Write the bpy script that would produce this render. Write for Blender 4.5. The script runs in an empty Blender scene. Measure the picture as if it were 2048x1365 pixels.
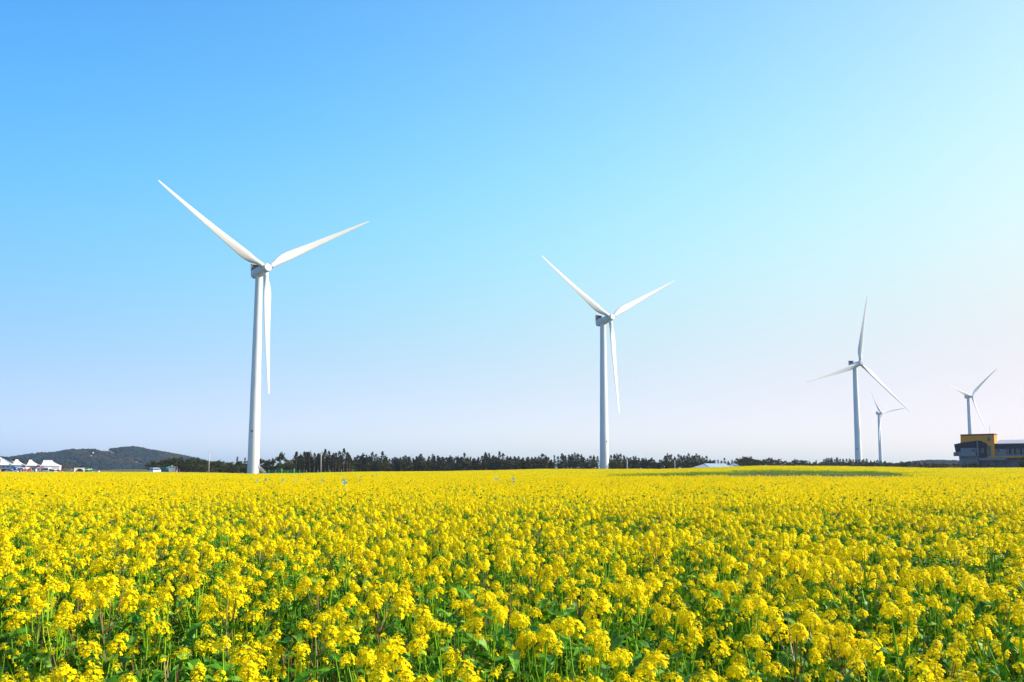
import bpy, bmesh, math, random
import numpy as np
from mathutils import Vector, Matrix, Euler, noise

random.seed(7)
R = random.Random(11)
rad = math.radians
sc = bpy.context.scene
C = sc.collection

# ------------------------------------------------------------ camera, sky, sun, exposure
CAMZ = 1.75
F = 1500.0                       # focal length in pixels of the 2048 px wide photograph
PITCH = rad(5)
HOR = 937.0
cam_d = bpy.data.cameras.new('camera')
cam = bpy.data.objects.new('camera', cam_d)
C.objects.link(cam)
cam.location = (0, 0, CAMZ)
cam.rotation_euler = (rad(90) + PITCH, 0, 0)
cam_d.sensor_width = 36
cam_d.lens = 36 * F / 2048
cam_d.shift_y = ((HOR - F * math.tan(PITCH)) - 682.5) / 2048
cam_d.clip_start = 0.05
cam_d.clip_end = 30000
sc.camera = cam

SUN_AZ, SUN_EL = 85.0, 31.0      # azimuth clockwise from +Y (the way the camera looks)
world = bpy.data.worlds.new('World')
sc.world = world
world.use_nodes = True
wn = world.node_tree
wn.nodes.clear()
w_out = wn.nodes.new('ShaderNodeOutputWorld')
w_bg = wn.nodes.new('ShaderNodeBackground')
w_sky = wn.nodes.new('ShaderNodeTexSky')
w_sky.sky_type = 'NISHITA'
w_sky.sun_disc = False
w_sky.sun_elevation = rad(SUN_EL)
w_sky.sun_rotation = rad(SUN_AZ)
w_sky.altitude = 0
w_sky.air_density = 1.0
w_sky.dust_density = 1.6
w_sky.ozone_density = 1.0
# smooth colour grade of the whole sky dome: per channel exp(k0 + k1*x + k2*x*x + k3*(1-z)^3 + k4*(1-z)^12 + k5*x*(1-z)^3 + k6*(1-z)^6), x towards the sun's side, z up
SKY_K = [[-0.6287, 0.063, 0.4092], [0.9572, 0.0619, -0.4099], [-1.0897, -0.9905, -0.7004], [2.659, 2.0988, -0.5762], [1.7464, 3.442, 2.5133], [-1.1001, -0.2915, 0.0452], [-3.627, -5.1366, -1.4282]]
def wnode(t, op=None):
    n = wn.nodes.new(t)
    if op: n.operation = op
    return n
w_tc = wnode('ShaderNodeTexCoord'); w_sep = wnode('ShaderNodeSeparateXYZ')
wn.links.new(w_tc.outputs['Generated'], w_sep.inputs[0])
def wmath(op, a, b=None, c=None):
    n = wnode('ShaderNodeMath', op)
    for i, v in enumerate((a, b, c)):
        if v is None: continue
        if isinstance(v, (int, float)): n.inputs[i].default_value = v
        else: wn.links.new(v, n.inputs[i])
    return n.outputs[0]
w_x = w_sep.outputs[0]
w_z = wmath('MAXIMUM', w_sep.outputs[2], 0.0)
w_h = wmath('SUBTRACT', 1.0, w_z)
w_h3 = wmath('POWER', w_h, 3.0); w_h12 = wmath('POWER', w_h, 12.0)
w_basis = [None, w_x, wmath('MULTIPLY', w_x, w_x), w_h3, w_h12, wmath('MULTIPLY', w_x, w_h3), wmath('POWER', w_h, 6.0)]
w_src = wnode('ShaderNodeSeparateXYZ'); wn.links.new(w_sky.outputs[0], w_src.inputs[0])
w_com = wnode('ShaderNodeCombineXYZ')
for ch in range(3):
    acc = SKY_K[0][ch] * 1.0
    for bi in range(1, 7):
        acc = wmath('MULTIPLY_ADD', w_basis[bi], float(SKY_K[bi][ch]), acc)
    wn.links.new(wmath('MULTIPLY', w_src.outputs[ch], wmath('EXPONENT', acc)), w_com.inputs[ch])
w_bg.inputs['Strength'].default_value = 0.15
wn.links.new(w_com.outputs[0], w_bg.inputs[0])
wn.links.new(w_bg.outputs[0], w_out.inputs[0])

sun_d = bpy.data.lights.new('sun', 'SUN')
sun_d.energy = 5.0
sun_d.angle = rad(0.53)
sun_d.color = (1.0, 0.955, 0.87)
sun = bpy.data.objects.new('sun', sun_d)
C.objects.link(sun)
sd = Vector((math.sin(rad(SUN_AZ)) * math.cos(rad(SUN_EL)), math.cos(rad(SUN_AZ)) * math.cos(rad(SUN_EL)), math.sin(rad(SUN_EL))))
sun.rotation_euler = sd.to_track_quat('Z', 'Y').to_euler()
sun.location = (60, 0, 60)

sc.view_settings.view_transform = 'Standard'
sc.view_settings.look = 'None'
sc.view_settings.exposure = 0.7
sc.view_settings.gamma = 1.0
sc.view_settings.use_curve_mapping = False
sc.render.engine = 'CYCLES'
sc.cycles.max_bounces = 8
sc.cycles.transparent_max_bounces = 8
sc.cycles.volume_bounces = 0
HAZE_DENSITY = 0.0001

# ------------------------------------------------------------ measuring: pixel of the photo -> point of the place
PY0 = HOR - F * math.tan(PITCH)
def ray(px, py):
    a = (px - 1024) / F
    b = (PY0 - py) / F
    return Vector((a, math.cos(PITCH) - b * math.sin(PITCH), math.sin(PITCH) + b * math.cos(PITCH)))
def at(px, py, D):
    r = ray(px, py)
    return Vector((0, 0, CAMZ)) + r * (D / r.y)

def ss(a, b, x):
    t = min(1, max(0, (x - a) / (b - a)))
    return t * t * (3 - 2 * t)
def interp(tab, x):
    if x <= tab[0][0]: return tab[0][1]
    for (a, va), (b, vb) in zip(tab, tab[1:]):
        if x <= b: return va + (vb - va) * (x - a) / (b - a)
    return tab[-1][1]
EDGE = [(-900, 945), (0, 944.5), (300, 944.5), (430, 946.5), (500, 948.5), (600, 947), (700, 944.5), (900, 943), (1020, 940.5), (1090, 938.5), (1250, 938.6),
        (1350, 938), (1400, 936), (1450, 934.5), (1500, 932.3), (1600, 932), (1700, 932.5), (1780, 934), (1850, 936.3), (2048, 936.2), (3000, 936)]
YED = [(-900, 276), (1200, 276), (1380, 205), (1750, 205), (1880, 222), (3000, 222)]
CROP_H = 0.98
def yedge(px): return interp(YED, px)
def ground_z(x, y):
    if y < 8: 
        base = 0.0
        return base + 0.03 * noise.noise(Vector((x * .4, y * .4, 0)))
    px = 1024 + F * x / y
    Ye = yedge(px)
    S = CAMZ - (interp(EDGE, px) - HOR) / F * Ye - CROP_H
    t = (y - 55) / (Ye - 55)
    t = max(0, min(1, t))
    z = S * t
    if y > Ye:
        z = S + (0.5 * (1 - ss(700, 800, px)) - 0.5 * ss(700, 800, px)) * ss(Ye, Ye + 5, y)
    z = z * (1 - ss(600, 1500, y))
    far = ss(16, 60, y) * (1 - ss(Ye - 20, Ye, y))
    z += far * 0.10 * noise.noise(Vector((x * .06, y * .035, 3.1)))
    z += 0.03 * noise.noise(Vector((x * .4, y * .4, 0)))
    return z
def strip_w(px): return ss(1060, 1300, px) * (1 - ss(1760, 1900, px))
def in_strip(x, y):
    px = 1024 + F * x / y
    w = strip_w(px)
    return w > 0.03 and 66 < y + 2 * noise.noise(Vector((x * .3, 5, 0))) < 66 + 48 * w
def is_crop(x, y):
    px = 1024 + F * x / y
    return y < yedge(px) and not in_strip(x, y)

# ------------------------------------------------------------ materials
def hexless(c): return (c[0], c[1], c[2], 1)
def mat(name, col, rough=0.6, var=0.0, scale=4.0, spec=0.3, metal=0.0, trans=0.0, dirt=None, bump=0.0, rnd=0.0):
    m = bpy.data.materials.new(name)
    m.use_nodes = True
    nt = m.node_tree
    p = nt.nodes['Principled BSDF']
    p.inputs['Roughness'].default_value = rough
    p.inputs['Specular IOR Level'].default_value = spec
    p.inputs['Metallic'].default_value = metal
    col_socket = None
    rgb = nt.nodes.new('ShaderNodeRGB')
    rgb.outputs[0].default_value = hexless(col)
    col_socket = rgb.outputs[0]
    if var > 0:
        tc = nt.nodes.new('ShaderNodeTexCoord')
        nz = nt.nodes.new('ShaderNodeTexNoise')
        nz.inputs['Scale'].default_value = scale
        nz.inputs['Detail'].default_value = 5
        nt.links.new(tc.outputs['Object'], nz.inputs['Vector'])
        mp = nt.nodes.new('ShaderNodeMapRange')
        mp.inputs[1].default_value = 0.3; mp.inputs[2].default_value = 0.7
        mp.inputs[3].default_value = 1 - var; mp.inputs[4].default_value = 1 + var
        nt.links.new(nz.outputs['Fac'], mp.inputs[0])
        mx = nt.nodes.new('ShaderNodeVectorMath'); mx.operation = 'SCALE'
        nt.links.new(col_socket, mx.inputs[0]); nt.links.new(mp.outputs[0], mx.inputs['Scale'])
        col_socket = mx.outputs[0]
        if dirt:
            md = nt.nodes.new('ShaderNodeMix'); md.data_type = 'RGBA'
            n2 = nt.nodes.new('ShaderNodeTexNoise'); n2.inputs['Scale'].default_value = scale * .37; n2.inputs['Detail'].default_value = 6
            nt.links.new(tc.outputs['Object'], n2.inputs['Vector'])
            m2 = nt.nodes.new('ShaderNodeMapRange'); m2.inputs[1].default_value = .45; m2.inputs[2].default_value = .62
            nt.links.new(n2.outputs['Fac'], m2.inputs[0]); nt.links.new(m2.outputs[0], md.inputs[0])
            nt.links.new(col_socket, md.inputs[6]); md.inputs[7].default_value = hexless(dirt)
            col_socket = md.outputs[2]
        if bump > 0:
            bp = nt.nodes.new('ShaderNodeBump'); bp.inputs['Strength'].default_value = bump
            nt.links.new(nz.outputs['Fac'], bp.inputs['Height']); nt.links.new(bp.outputs[0], p.inputs['Normal'])
    if rnd > 0:
        oi = nt.nodes.new('ShaderNodeObjectInfo')
        mr = nt.nodes.new('ShaderNodeMapRange'); mr.inputs[3].default_value = 1 - rnd; mr.inputs[4].default_value = 1 + rnd
        nt.links.new(oi.outputs['Random'], mr.inputs[0])
        mv = nt.nodes.new('ShaderNodeVectorMath'); mv.operation = 'SCALE'
        nt.links.new(col_socket, mv.inputs[0]); nt.links.new(mr.outputs[0], mv.inputs['Scale'])
        col_socket = mv.outputs[0]
    nt.links.new(col_socket, p.inputs['Base Color'])
    if trans > 0:
        out = nt.nodes['Material Output']
        tr = nt.nodes.new('ShaderNodeBsdfTranslucent')
        ms = nt.nodes.new('ShaderNodeMixShader'); ms.inputs[0].default_value = trans
        nt.links.new(col_socket, tr.inputs['Color'])
        nt.links.new(p.outputs[0], ms.inputs[1]); nt.links.new(tr.outputs[0], ms.inputs[2])
        nt.links.new(ms.outputs[0], out.inputs['Surface'])
    return m

M = {}
M['petal'] = mat('petal', (0.95, 0.755, 0.003), 0.6, var=.10, scale=30, spec=.06, trans=.42, rnd=.05)
M['petal_gold'] = mat('petal_gold', (0.94, 0.66, 0.002), 0.6, var=.10, scale=30, spec=.06, trans=.42, rnd=.05)
M['bud'] = mat('bud', (0.36, 0.40, 0.02), 0.6, spec=.2, trans=.3)
M['stem'] = mat('stem', (0.22, 0.41, 0.014), 0.5, var=.2, scale=12, spec=.15, trans=.15, rnd=.2)
M['stem_red'] = mat('stem_red', (0.20, 0.12, 0.05), 0.5, var=.2, scale=12, spec=.3, rnd=.2)
M['leaf'] = mat('leaf', (0.062, 0.205, 0.007), 0.5, var=.4, scale=14, spec=.15, trans=.3, rnd=.2)
M['leaf_pale'] = mat('leaf_pale', (0.14, 0.30, 0.02), 0.5, var=.25, scale=14, spec=.2, trans=.25, rnd=.2)
M['soil'] = mat('soil', (0.10, 0.085, 0.04), 0.95, var=.4, scale=.8, spec=.1, dirt=(0.05, 0.08, 0.02), bump=.4)
M['white_paint'] = mat('white_paint', (0.62, 0.62, 0.60), 0.45, var=.03, scale=.15, spec=.2)
M['blade_white'] = mat('blade_white', (0.66, 0.65, 0.62), 0.5, var=.02, scale=.2, spec=.2)
M['dark_metal'] = mat('dark_metal', (0.008, 0.009, 0.014), 0.8, var=.2, scale=2)
M['mark_dark'] = mat('mark_dark', (0.02, 0.025, 0.05), 0.5, var=.1, scale=4)
M['grey_metal'] = mat('grey_metal', (0.45, 0.46, 0.47), 0.45, var=.1, scale=2, metal=.3)
M['trunk'] = mat('trunk', (0.16, 0.09, 0.055), 0.9, var=.4, scale=3, spec=.1)
M['needle_dark'] = mat('needle_dark', (0.034, 0.052, 0.012), 0.9, var=.45, scale=.6, spec=0, trans=.12, rnd=.3)
M['needle_brown'] = mat('needle_brown', (0.058, 0.038, 0.013), 0.9, var=.4, scale=.6, spec=0, trans=.12, rnd=.25)
M['needle_green'] = mat('needle_green', (0.060, 0.072, 0.012), 0.9, var=.4, scale=.6, spec=0, trans=.15, rnd=.3)
M['dry_brush'] = mat('dry_brush', (0.22, 0.15, 0.08), 0.9, var=.4, scale=.8, spec=.05, trans=.15, rnd=.3)
M['forest_soil'] = mat('forest_soil', (0.035, 0.038, 0.018), 0.95, var=.5, scale=.03, spec=.05)
M['bare_earth'] = mat('bare_earth', (0.60, 0.42, 0.25), 0.95, var=.2, scale=.1, spec=.05)
M['hill_tree'] = mat('hill_tree', (0.013, 0.025, 0.026), 0.95, var=.5, scale=.25, spec=0, rnd=.45)
M['hill_tree_brown'] = mat('hill_tree_brown', (0.036, 0.030, 0.018), 0.95, var=.5, scale=.25, spec=0, rnd=.4)
M['tent_cloth'] = mat('tent_cloth', (0.72, 0.69, 0.65), 0.7, var=.03, scale=.8, spec=.2, trans=.15)
M['glass_dark'] = mat('glass_dark', (0.02, 0.03, 0.06), 0.12, spec=.6, var=.1, scale=1)
M['rubber'] = mat('rubber', (0.015, 0.015, 0.016), 0.8, var=.1, scale=5)
M['concrete'] = mat('concrete', (0.135, 0.15, 0.18), 0.85, var=.08, scale=.6, spec=.1)
M['concrete_light'] = mat('concrete_light', (0.19, 0.20, 0.225), 0.85, var=.06, scale=.6, spec=.1)
M['navy_clad'] = mat('navy_clad', (0.012, 0.018, 0.035), 0.7, var=.12, scale=.7)
M['orange_clad'] = mat('orange_clad', (0.66, 0.26, 0.022), 0.8, var=.05, scale=.7)
M['dark_red'] = mat('dark_red', (0.20, 0.03, 0.02), 0.6, var=.1, scale=2)
M['roof_light'] = mat('roof_light', (0.36, 0.34, 0.35), 0.5, var=.06, scale=.6)
M['shed_roof'] = mat('shed_roof', (0.42, 0.48, 0.50), 0.45, var=.05, scale=.3)
M['shed_wall'] = mat('shed_wall', (0.20, 0.24, 0.32), 0.6, var=.06, scale=.3)
M['frame_pale'] = mat('frame_pale', (0.14, 0.19, 0.18), 0.5, var=.05, scale=2)
M['green_paint'] = mat('green_paint', (0.10, 0.68, 0.12), 0.45, var=.08, scale=3)
M['mesh_green'] = mat('mesh_green', (0.06, 0.22, 0.10), 0.6, var=.1, scale=3)
M['pole_concrete'] = mat('pole_concrete', (0.48, 0.45, 0.40), 0.8, var=.1, scale=2)
M['pole_black'] = mat('pole_black', (0.03, 0.035, 0.04), 0.5, var=.1, scale=2)
for nm, c in {'c_blue': (.02, .12, .65), 'c_cyan': (.06, .60, .88), 'c_paleblue': (.45, .62, .85), 'c_pink': (.80, .56, .66), 'c_red': (.55, .03, .04), 'c_darkblue': (.03, .05, .22),
              'c_green': (.02, .13, .11), 'c_teal': (.04, .40, .28), 'c_white': (.80, .80, .80), 'c_black': (.02, .02, .025), 'c_orange': (.75, .17, .05), 'c_tan': (.5, .36, .24),
              'c_lime': (.40, .75, .15), 'c_silver': (.55, .57, .60), 'c_brown': (.10, .05, .035), 'c_magenta': (.60, .05, .18), 'c_grey': (.22, .24, .27), 'c_slate': (.05, .10, .14),
              'skin': (.50, .30, .20), 'hair': (.02, .015, .012), 'c_cream': (.72, .66, .55)}.items():
    M[nm] = mat(nm, c, .5, var=.06, scale=3, spec=.3)

# ------------------------------------------------------------ mesh helpers
class MB:
    def __init__(s): s.v = []; s.f = []; s.m = []
    def face(s, pts, m=0):
        i = len(s.v); s.v += [tuple(p) for p in pts]; s.f.append(tuple(range(i, i + len(pts)))); s.m.append(m)
    def box(s, a, b, m=0, rot=0, taper=1.0):
        x0, y0, z0 = a; x1, y1, z1 = b
        cx, cy = (x0 + x1) / 2, (y0 + y1) / 2
        P = []
        for z, k in ((z0, 1), (z1, taper)):
            for x, y in ((x0, y0), (x1, y0), (x1, y1), (x0, y1)):
                dx, dy = (x - cx) * k, (y - cy) * k
                P.append((cx + dx * math.cos(rot) - dy * math.sin(rot), cy + dx * math.sin(rot) + dy * math.cos(rot), z))
        i = len(s.v); s.v += P
        for q in ((3, 2, 1, 0), (4, 5, 6, 7), (0, 1, 5, 4), (1, 2, 6, 5), (2, 3, 7, 6), (3, 0, 4, 7)):
            s.f.append(tuple(i + k for k in q)); s.m.append(m)
    def tube(s, pts, rs, n=6, m=0, cap=True):
        pts = [Vector(p) for p in pts]
        rings = []
        for k, p in enumerate(pts):
            d = (pts[min(k + 1, len(pts) - 1)] - pts[max(k - 1, 0)])
            d = d.normalized() if d.length > 1e-9 else Vector((0, 0, 1))
            a = d.cross(Vector((0, 0, 1)) if abs(d.z) < .95 else Vector((1, 0, 0))).normalized(); b = d.cross(a)
            r = rs[k] if hasattr(rs, '__len__') else rs
            i = len(s.v)
            for q in range(n):
                t = 2 * math.pi * q / n
                s.v.append(tuple(p + a * (r * math.cos(t)) + b * (r * math.sin(t))))
            rings.append(i)
        for i, j in zip(rings, rings[1:]):
            for q in range(n):
                s.f.append((i + q, i + (q + 1) % n, j + (q + 1) % n, j + q)); s.m.append(m)
        if cap:
            s.f.append(tuple(rings[0] + q for q in range(n))[::-1]); s.m.append(m)
            s.f.append(tuple(rings[-1] + q for q in range(n))); s.m.append(m)
    def loft(s, rings, m=0, cap=True):
        n = len(rings[0]); idx = []
        for r in rings:
            idx.append(len(s.v)); s.v += [tuple(p) for p in r]
        for i, j in zip(idx, idx[1:]):
            for q in range(n):
                s.f.append((i + q, i + (q + 1) % n, j + (q + 1) % n, j + q)); s.m.append(m)
        if cap:
            s.f.append(tuple(idx[0] + q for q in range(n))[::-1]); s.m.append(m)
            s.f.append(tuple(idx[-1] + q for q in range(n))); s.m.append(m)
    def prism(s, poly, y0, y1, m=0):
        """poly: list of (x, z) counter-clockwise seen from -y; extruded along y"""
        s.loft([[(x, y0, z) for x, z in poly], [(x, y1, z) for x, z in poly]], m)
    def add(s, o, mtx=None, mo=0):
        i = len(s.v)
        if mtx is None: s.v += o.v
        else: s.v += [tuple(mtx @ Vector(p)) for p in o.v]
        s.f += [tuple(i + k for k in f) for f in o.f]; s.m += [k + mo for k in o.m]
    def mesh(s, name, mats, smooth=False):
        me = bpy.data.meshes.new(name)
        me.from_pydata(s.v, [], s.f)
        for mm in mats: me.materials.append(M[mm])
        if len(mats) > 1: me.polygons.foreach_set('material_index', s.m)
        if smooth: me.polygons.foreach_set('use_smooth', [True] * len(s.f))
        me.update()
        return me
    def build(s, name, mats, parent=None, smooth=False, loc=None):
        if isinstance(mats, str): mats = [mats]
        o = bpy.data.objects.new(name, s.mesh(name, mats, smooth))
        C.objects.link(o)
        if parent: o.parent = parent
        if loc is not None: o.location = loc
        return o
def fix_normals(o):
    bm = bmesh.new(); bm.from_mesh(o.data); bmesh.ops.recalc_face_normals(bm, faces=bm.faces); bm.to_mesh(o.data); bm.free(); return o
def autosmooth(o, ang=40):
    bm = bmesh.new(); bm.from_mesh(o.data)
    bmesh.ops.remove_doubles(bm, verts=bm.verts, dist=1e-5); bmesh.ops.recalc_face_normals(bm, faces=bm.faces)
    for e in bm.edges:
        e.smooth = not (len(e.link_faces) == 2 and e.calc_face_angle(0) > rad(ang))
    for f in bm.faces: f.smooth = True
    bm.to_mesh(o.data); bm.free(); return o
def tag(o, label, cat, group=None):
    o['label'] = label; o['category'] = cat
    if group: o['group'] = group
    return o
def thing(name, loc, label, cat, group=None, rz=0):
    o = bpy.data.objects.new(name, None); C.objects.link(o)
    o.empty_display_size = .2
    o.location = loc; o.rotation_euler = (0, 0, rz)
    return tag(o, label, cat, group)
def kids(o): return KID.get(o.name, [])
KID = {}
def part(name, mesh, parent, mtx=None):
    o = bpy.data.objects.new(name, mesh); C.objects.link(o); o.parent = parent
    if mtx is not None: o.matrix_local = mtx
    return o

# ------------------------------------------------------------ scattering that nobody could count: one object, geometry nodes
def scatter(name, protos, mats, pts, label, cat, kind='stuff'):
    """protos: list of MB; pts: rows (x, y, z, rx, ry, rz, scale, variant)"""
    V = []; Fc = []; mi = []; pid = []
    for k, p in enumerate(protos):
        i = len(V); V += p.v; Fc += [tuple(i + a for a in f) for f in p.f]; mi += p.m; pid += [k + 1] * len(p.v)
    nb = len(V)
    P = np.array(pts, dtype=np.float32)
    allv = np.concatenate([np.array(V, dtype=np.float32), P[:, :3]])
    me = bpy.data.meshes.new(name)
    me.vertices.add(len(allv)); me.vertices.foreach_set('co', allv.ravel())
    loops = np.fromiter((a for f in Fc for a in f), dtype=np.int32)
    starts = np.cumsum([0] + [len(f) for f in Fc[:-1]]).astype(np.int32)
    me.loops.add(len(loops)); me.loops.foreach_set('vertex_index', loops)
    me.polygons.add(len(Fc)); me.polygons.foreach_set('loop_start', starts)
    me.polygons.foreach_set('material_index', np.array(mi, dtype=np.int32))
    for mm in mats: me.materials.append(M[mm])
    me.update(calc_edges=True)
    a = me.attributes.new('pid', 'INT', 'POINT'); a.data.foreach_set('value', np.array(pid + [0] * len(P), dtype=np.int32))
    a = me.attributes.new('var', 'INT', 'POINT'); a.data.foreach_set('value', np.concatenate([np.full(nb, -1), P[:, 7]]).astype(np.int32))
    a = me.attributes.new('scl', 'FLOAT', 'POINT'); a.data.foreach_set('value', np.concatenate([np.ones(nb), P[:, 6]]).astype(np.float32))
    a = me.attributes.new('rot', 'FLOAT_VECTOR', 'POINT'); a.data.foreach_set('vector', np.concatenate([np.zeros((nb, 3)), P[:, 3:6]]).astype(np.float32).ravel())
    o = bpy.data.objects.new(name, me); C.objects.link(o)
    ng = bpy.data.node_groups.new(name + '_scatter', 'GeometryNodeTree')
    ng.interface.new_socket('Geometry', in_out='INPUT', socket_type='NodeSocketGeometry')
    ng.interface.new_socket('Geometry', in_out='OUTPUT', socket_type='NodeSocketGeometry')
    N = ng.nodes; L = ng.links
    gi = N.new('NodeGroupInput'); go = N.new('NodeGroupOutput'); jn = N.new('GeometryNodeJoinGeometry')
    def named(nm, t):
        n = N.new('GeometryNodeInputNamedAttribute'); n.data_type = t; n.inputs['Name'].default_value = nm; return n.outputs['Attribute']
    def eq(sock, val):
        n = N.new('FunctionNodeCompare'); n.data_type = 'INT'; n.operation = 'EQUAL'
        L.new(sock, n.inputs[2]); n.inputs[3].default_value = val; return n.outputs[0]
    pidn, varn, scln, rotn = named('pid', 'INT'), named('var', 'INT'), named('scl', 'FLOAT'), named('rot', 'FLOAT_VECTOR')
    for k in range(len(protos)):
        s1 = N.new('GeometryNodeSeparateGeometry'); s1.domain = 'POINT'
        L.new(gi.outputs[0], s1.inputs[0]); L.new(eq(pidn, k + 1), s1.inputs['Selection'])
        s2 = N.new('GeometryNodeSeparateGeometry'); s2.domain = 'POINT'
        L.new(gi.outputs[0], s2.inputs[0]); L.new(eq(varn, k), s2.inputs['Selection'])
        ip = N.new('GeometryNodeInstanceOnPoints')
        L.new(s2.outputs[0], ip.inputs['Points']); L.new(s1.outputs[0], ip.inputs['Instance'])
        L.new(rotn, ip.inputs['Rotation']); L.new(scln, ip.inputs['Scale'])
        L.new(ip.outputs[0], jn.inputs[0])
    L.new(jn.outputs[0], go.inputs[0])
    md = o.modifiers.new('scatter', 'NODES'); md.node_group = ng
    if kind: o['kind'] = kind
    if label: o['label'] = label; o['category'] = cat
    return o

# ============================================================ SETTING
# ground: one sheet to the horizon, finer near the camera
def make_ground():
    ys = [-60, -20, -5, 0] + [1.5 * i for i in range(1, 12)]
    y = 18.0
    while y < 12000:
        ys.append(y); y *= 1.045 if y < 320 else 1.15
    us = [i / 60 for i in range(-75, 76)]
    me = MB(); n = len(us)
    for y in ys:
        for u in us:
            x = u * (max(y, 12) + 10) * 1.15
            me.v.append((x, y, ground_z(x, y) if y > 0 else 0))
    for i in range(len(ys) - 1):
        for j in range(n - 1):
            a = i * n + j; me.f.append((a, a + 1, a + n + 1, a + n)); me.m.append(0)
    o = me.build('ground', ['soil'], smooth=True); o['kind'] = 'structure'
make_ground()

# ------------------------------------------------------------ hills
def tree_blob(rr, s=1.0):
    b = MB()
    n1 = 5
    rings = []
    for z, r in ((0, .55), (.35, 1.0), (.75, .85), (1.05, .35)):
        rings.append([((r * rr.uniform(.75, 1.2)) * math.cos(2 * math.pi * q / 6) * s, (r * rr.uniform(.75, 1.2)) * math.sin(2 * math.pi * q / 6) * s, z * s * rr.uniform(.9, 1.15)) for q in range(6)])
    b.loft(rings, rr.choice((0, 0, 1)))
    return b
def hill(name, prof, D, depth, patches, seed, brownness=.3, step=3.0, size=4.6):
    """prof: skyline (px, py) seen from the field; the hill is built at distance D as a ridge of that height"""
    rr = random.Random(seed)
    x0 = at(prof[0][0], HOR, D).x; x1 = at(prof[-1][0], HOR, D).x
    tab = [(at(a, b, D).x, at(a, b, D).z) for a, b in prof]
    nx, ny = 90, 36
    g = MB()
    def hz(x, t):
        h = max(0, interp(tab, x) - 3)
        s = math.sin(math.pi * min(1, max(0, t)) * .5) ** 1.2 if t <= 1 else math.cos(math.pi * .5 * min(1, t - 1)) ** 1.2
        lump = 1 + .13 * noise.noise(Vector((x * .012, t * 3, seed))) * (1 - abs(t - 1)) * 1.0
        return h * s * (lump if abs(t - 1) > .05 else 1) - 3
    for j in range(ny + 1):
        t = 2 * j / ny
        for i in range(nx + 1):
            x = x0 + (x1 - x0) * i / nx
            g.v.append((x, D + (t - 1) * depth, hz(x, t)))
    for j in range(ny):
        for i in range(nx):
            a = j * (nx + 1) + i
            c = g.v[a]
            r = at_px(c)
            mm = 0
            for (pa, pb, wa, wb) in patches:
                if c[1] < D + 5 and abs(r[0] - pa) < wa and abs(r[1] - pb - (r[0] - pa) * .35) < wb * 2: mm = 1
            g.f.append((a, a + 1, a + nx + 2, a + nx + 1)); g.m.append(mm)
    o = g.build(name, ['forest_soil', 'bare_earth'], smooth=True); o['kind'] = 'structure'
    pts = []
    x = x0
    while x < x1:
        t = 0.03
        while t < 1.25:
            xx = x + rr.uniform(-.5, .5) * step; tt = t + rr.uniform(-.5, .5) * step / depth
            if rr.random() < .93:
                z = hz(xx, tt); p = (xx, D + (tt - 1) * depth, z)
                r = at_px(p)
                bare = any(abs(r[0] - pa) < wa + 4 and -wb * 1.2 < r[1] - pb - (r[0] - pa) * .35 < wb + 6.5 for pa, pb, wa, wb in patches)
                if not bare and z > -2.4:
                    br = noise.noise(Vector((xx * .02, tt * 4, seed + 4))) > .25 - brownness * .4
                    pts.append((*p, 0, 0, rr.uniform(0, 6.28), size * rr.uniform(.5, 1.0), rr.randrange(3) + (3 if br and rr.random() < .7 else 0)))
            t += step / depth
        x += step
    pr = []
    for k in range(6):
        b = tree_blob(rr); b.m = [0 if k < 3 else 1] * len(b.m); pr.append(b)
    scatter(name + '_forest', pr, ['hill_tree', 'hill_tree_brown'], pts, 'unbroken forest covering the ' + name.replace('_', ' '), 'forest')
def at_px(p):
    x, y, z = p[0], p[1], p[2] - CAMZ
    d = y * math.cos(PITCH) + z * math.sin(PITCH); u = -y * math.sin(PITCH) + z * math.cos(PITCH)
    return (1024 + F * x / d, PY0 - F * u / d)
HB = [(30, 934), (60, 920), (75, 914), (95, 908), (112, 904), (124, 907), (145, 902), (168, 897.5), (185, 899), (200, 898.5), (232, 896), (250, 897.5), (262, 894.5), (275, 892.8), (283, 894),
      (300, 898.5), (330, 905), (355, 910), (380, 915), (410, 922), (440, 930), (470, 938)]
hill('far_hill', HB, 1500, 260, [(218, 902, 12, 1.4), (200, 899, 9, 1.0), (145, 921, 6, 2.0), (168, 933, 11, 2.6), (276, 925, 7, 1.2)], 3, .25, 4.2, 5.2)
HL = [(-160, 925), (-120, 912), (-60, 909), (-20, 909), (0, 911), (12, 911.5), (25, 914), (40, 918), (55, 922), (75, 925), (100, 926), (130, 922), (150, 926), (180, 931), (215, 938), (240, 941)]
hill('near_left_hill', HL, 900, 120, [(28, 924, 7, 2.2), (40, 931, 4, 2)], 5, .7, 3.0, 3.6)
HR = [(1740, 938), (1770, 926), (1790, 924.5), (1820, 922.5), (1845, 919), (1865, 917.8), (1885, 918.5), (1905, 919.5), (1925, 921), (2000, 922), (2060, 921), (2150, 926), (2250, 938)]
hill('right_hill', HR, 1000, 110, [], 9, .1, 3.6, 4.2)

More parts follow.
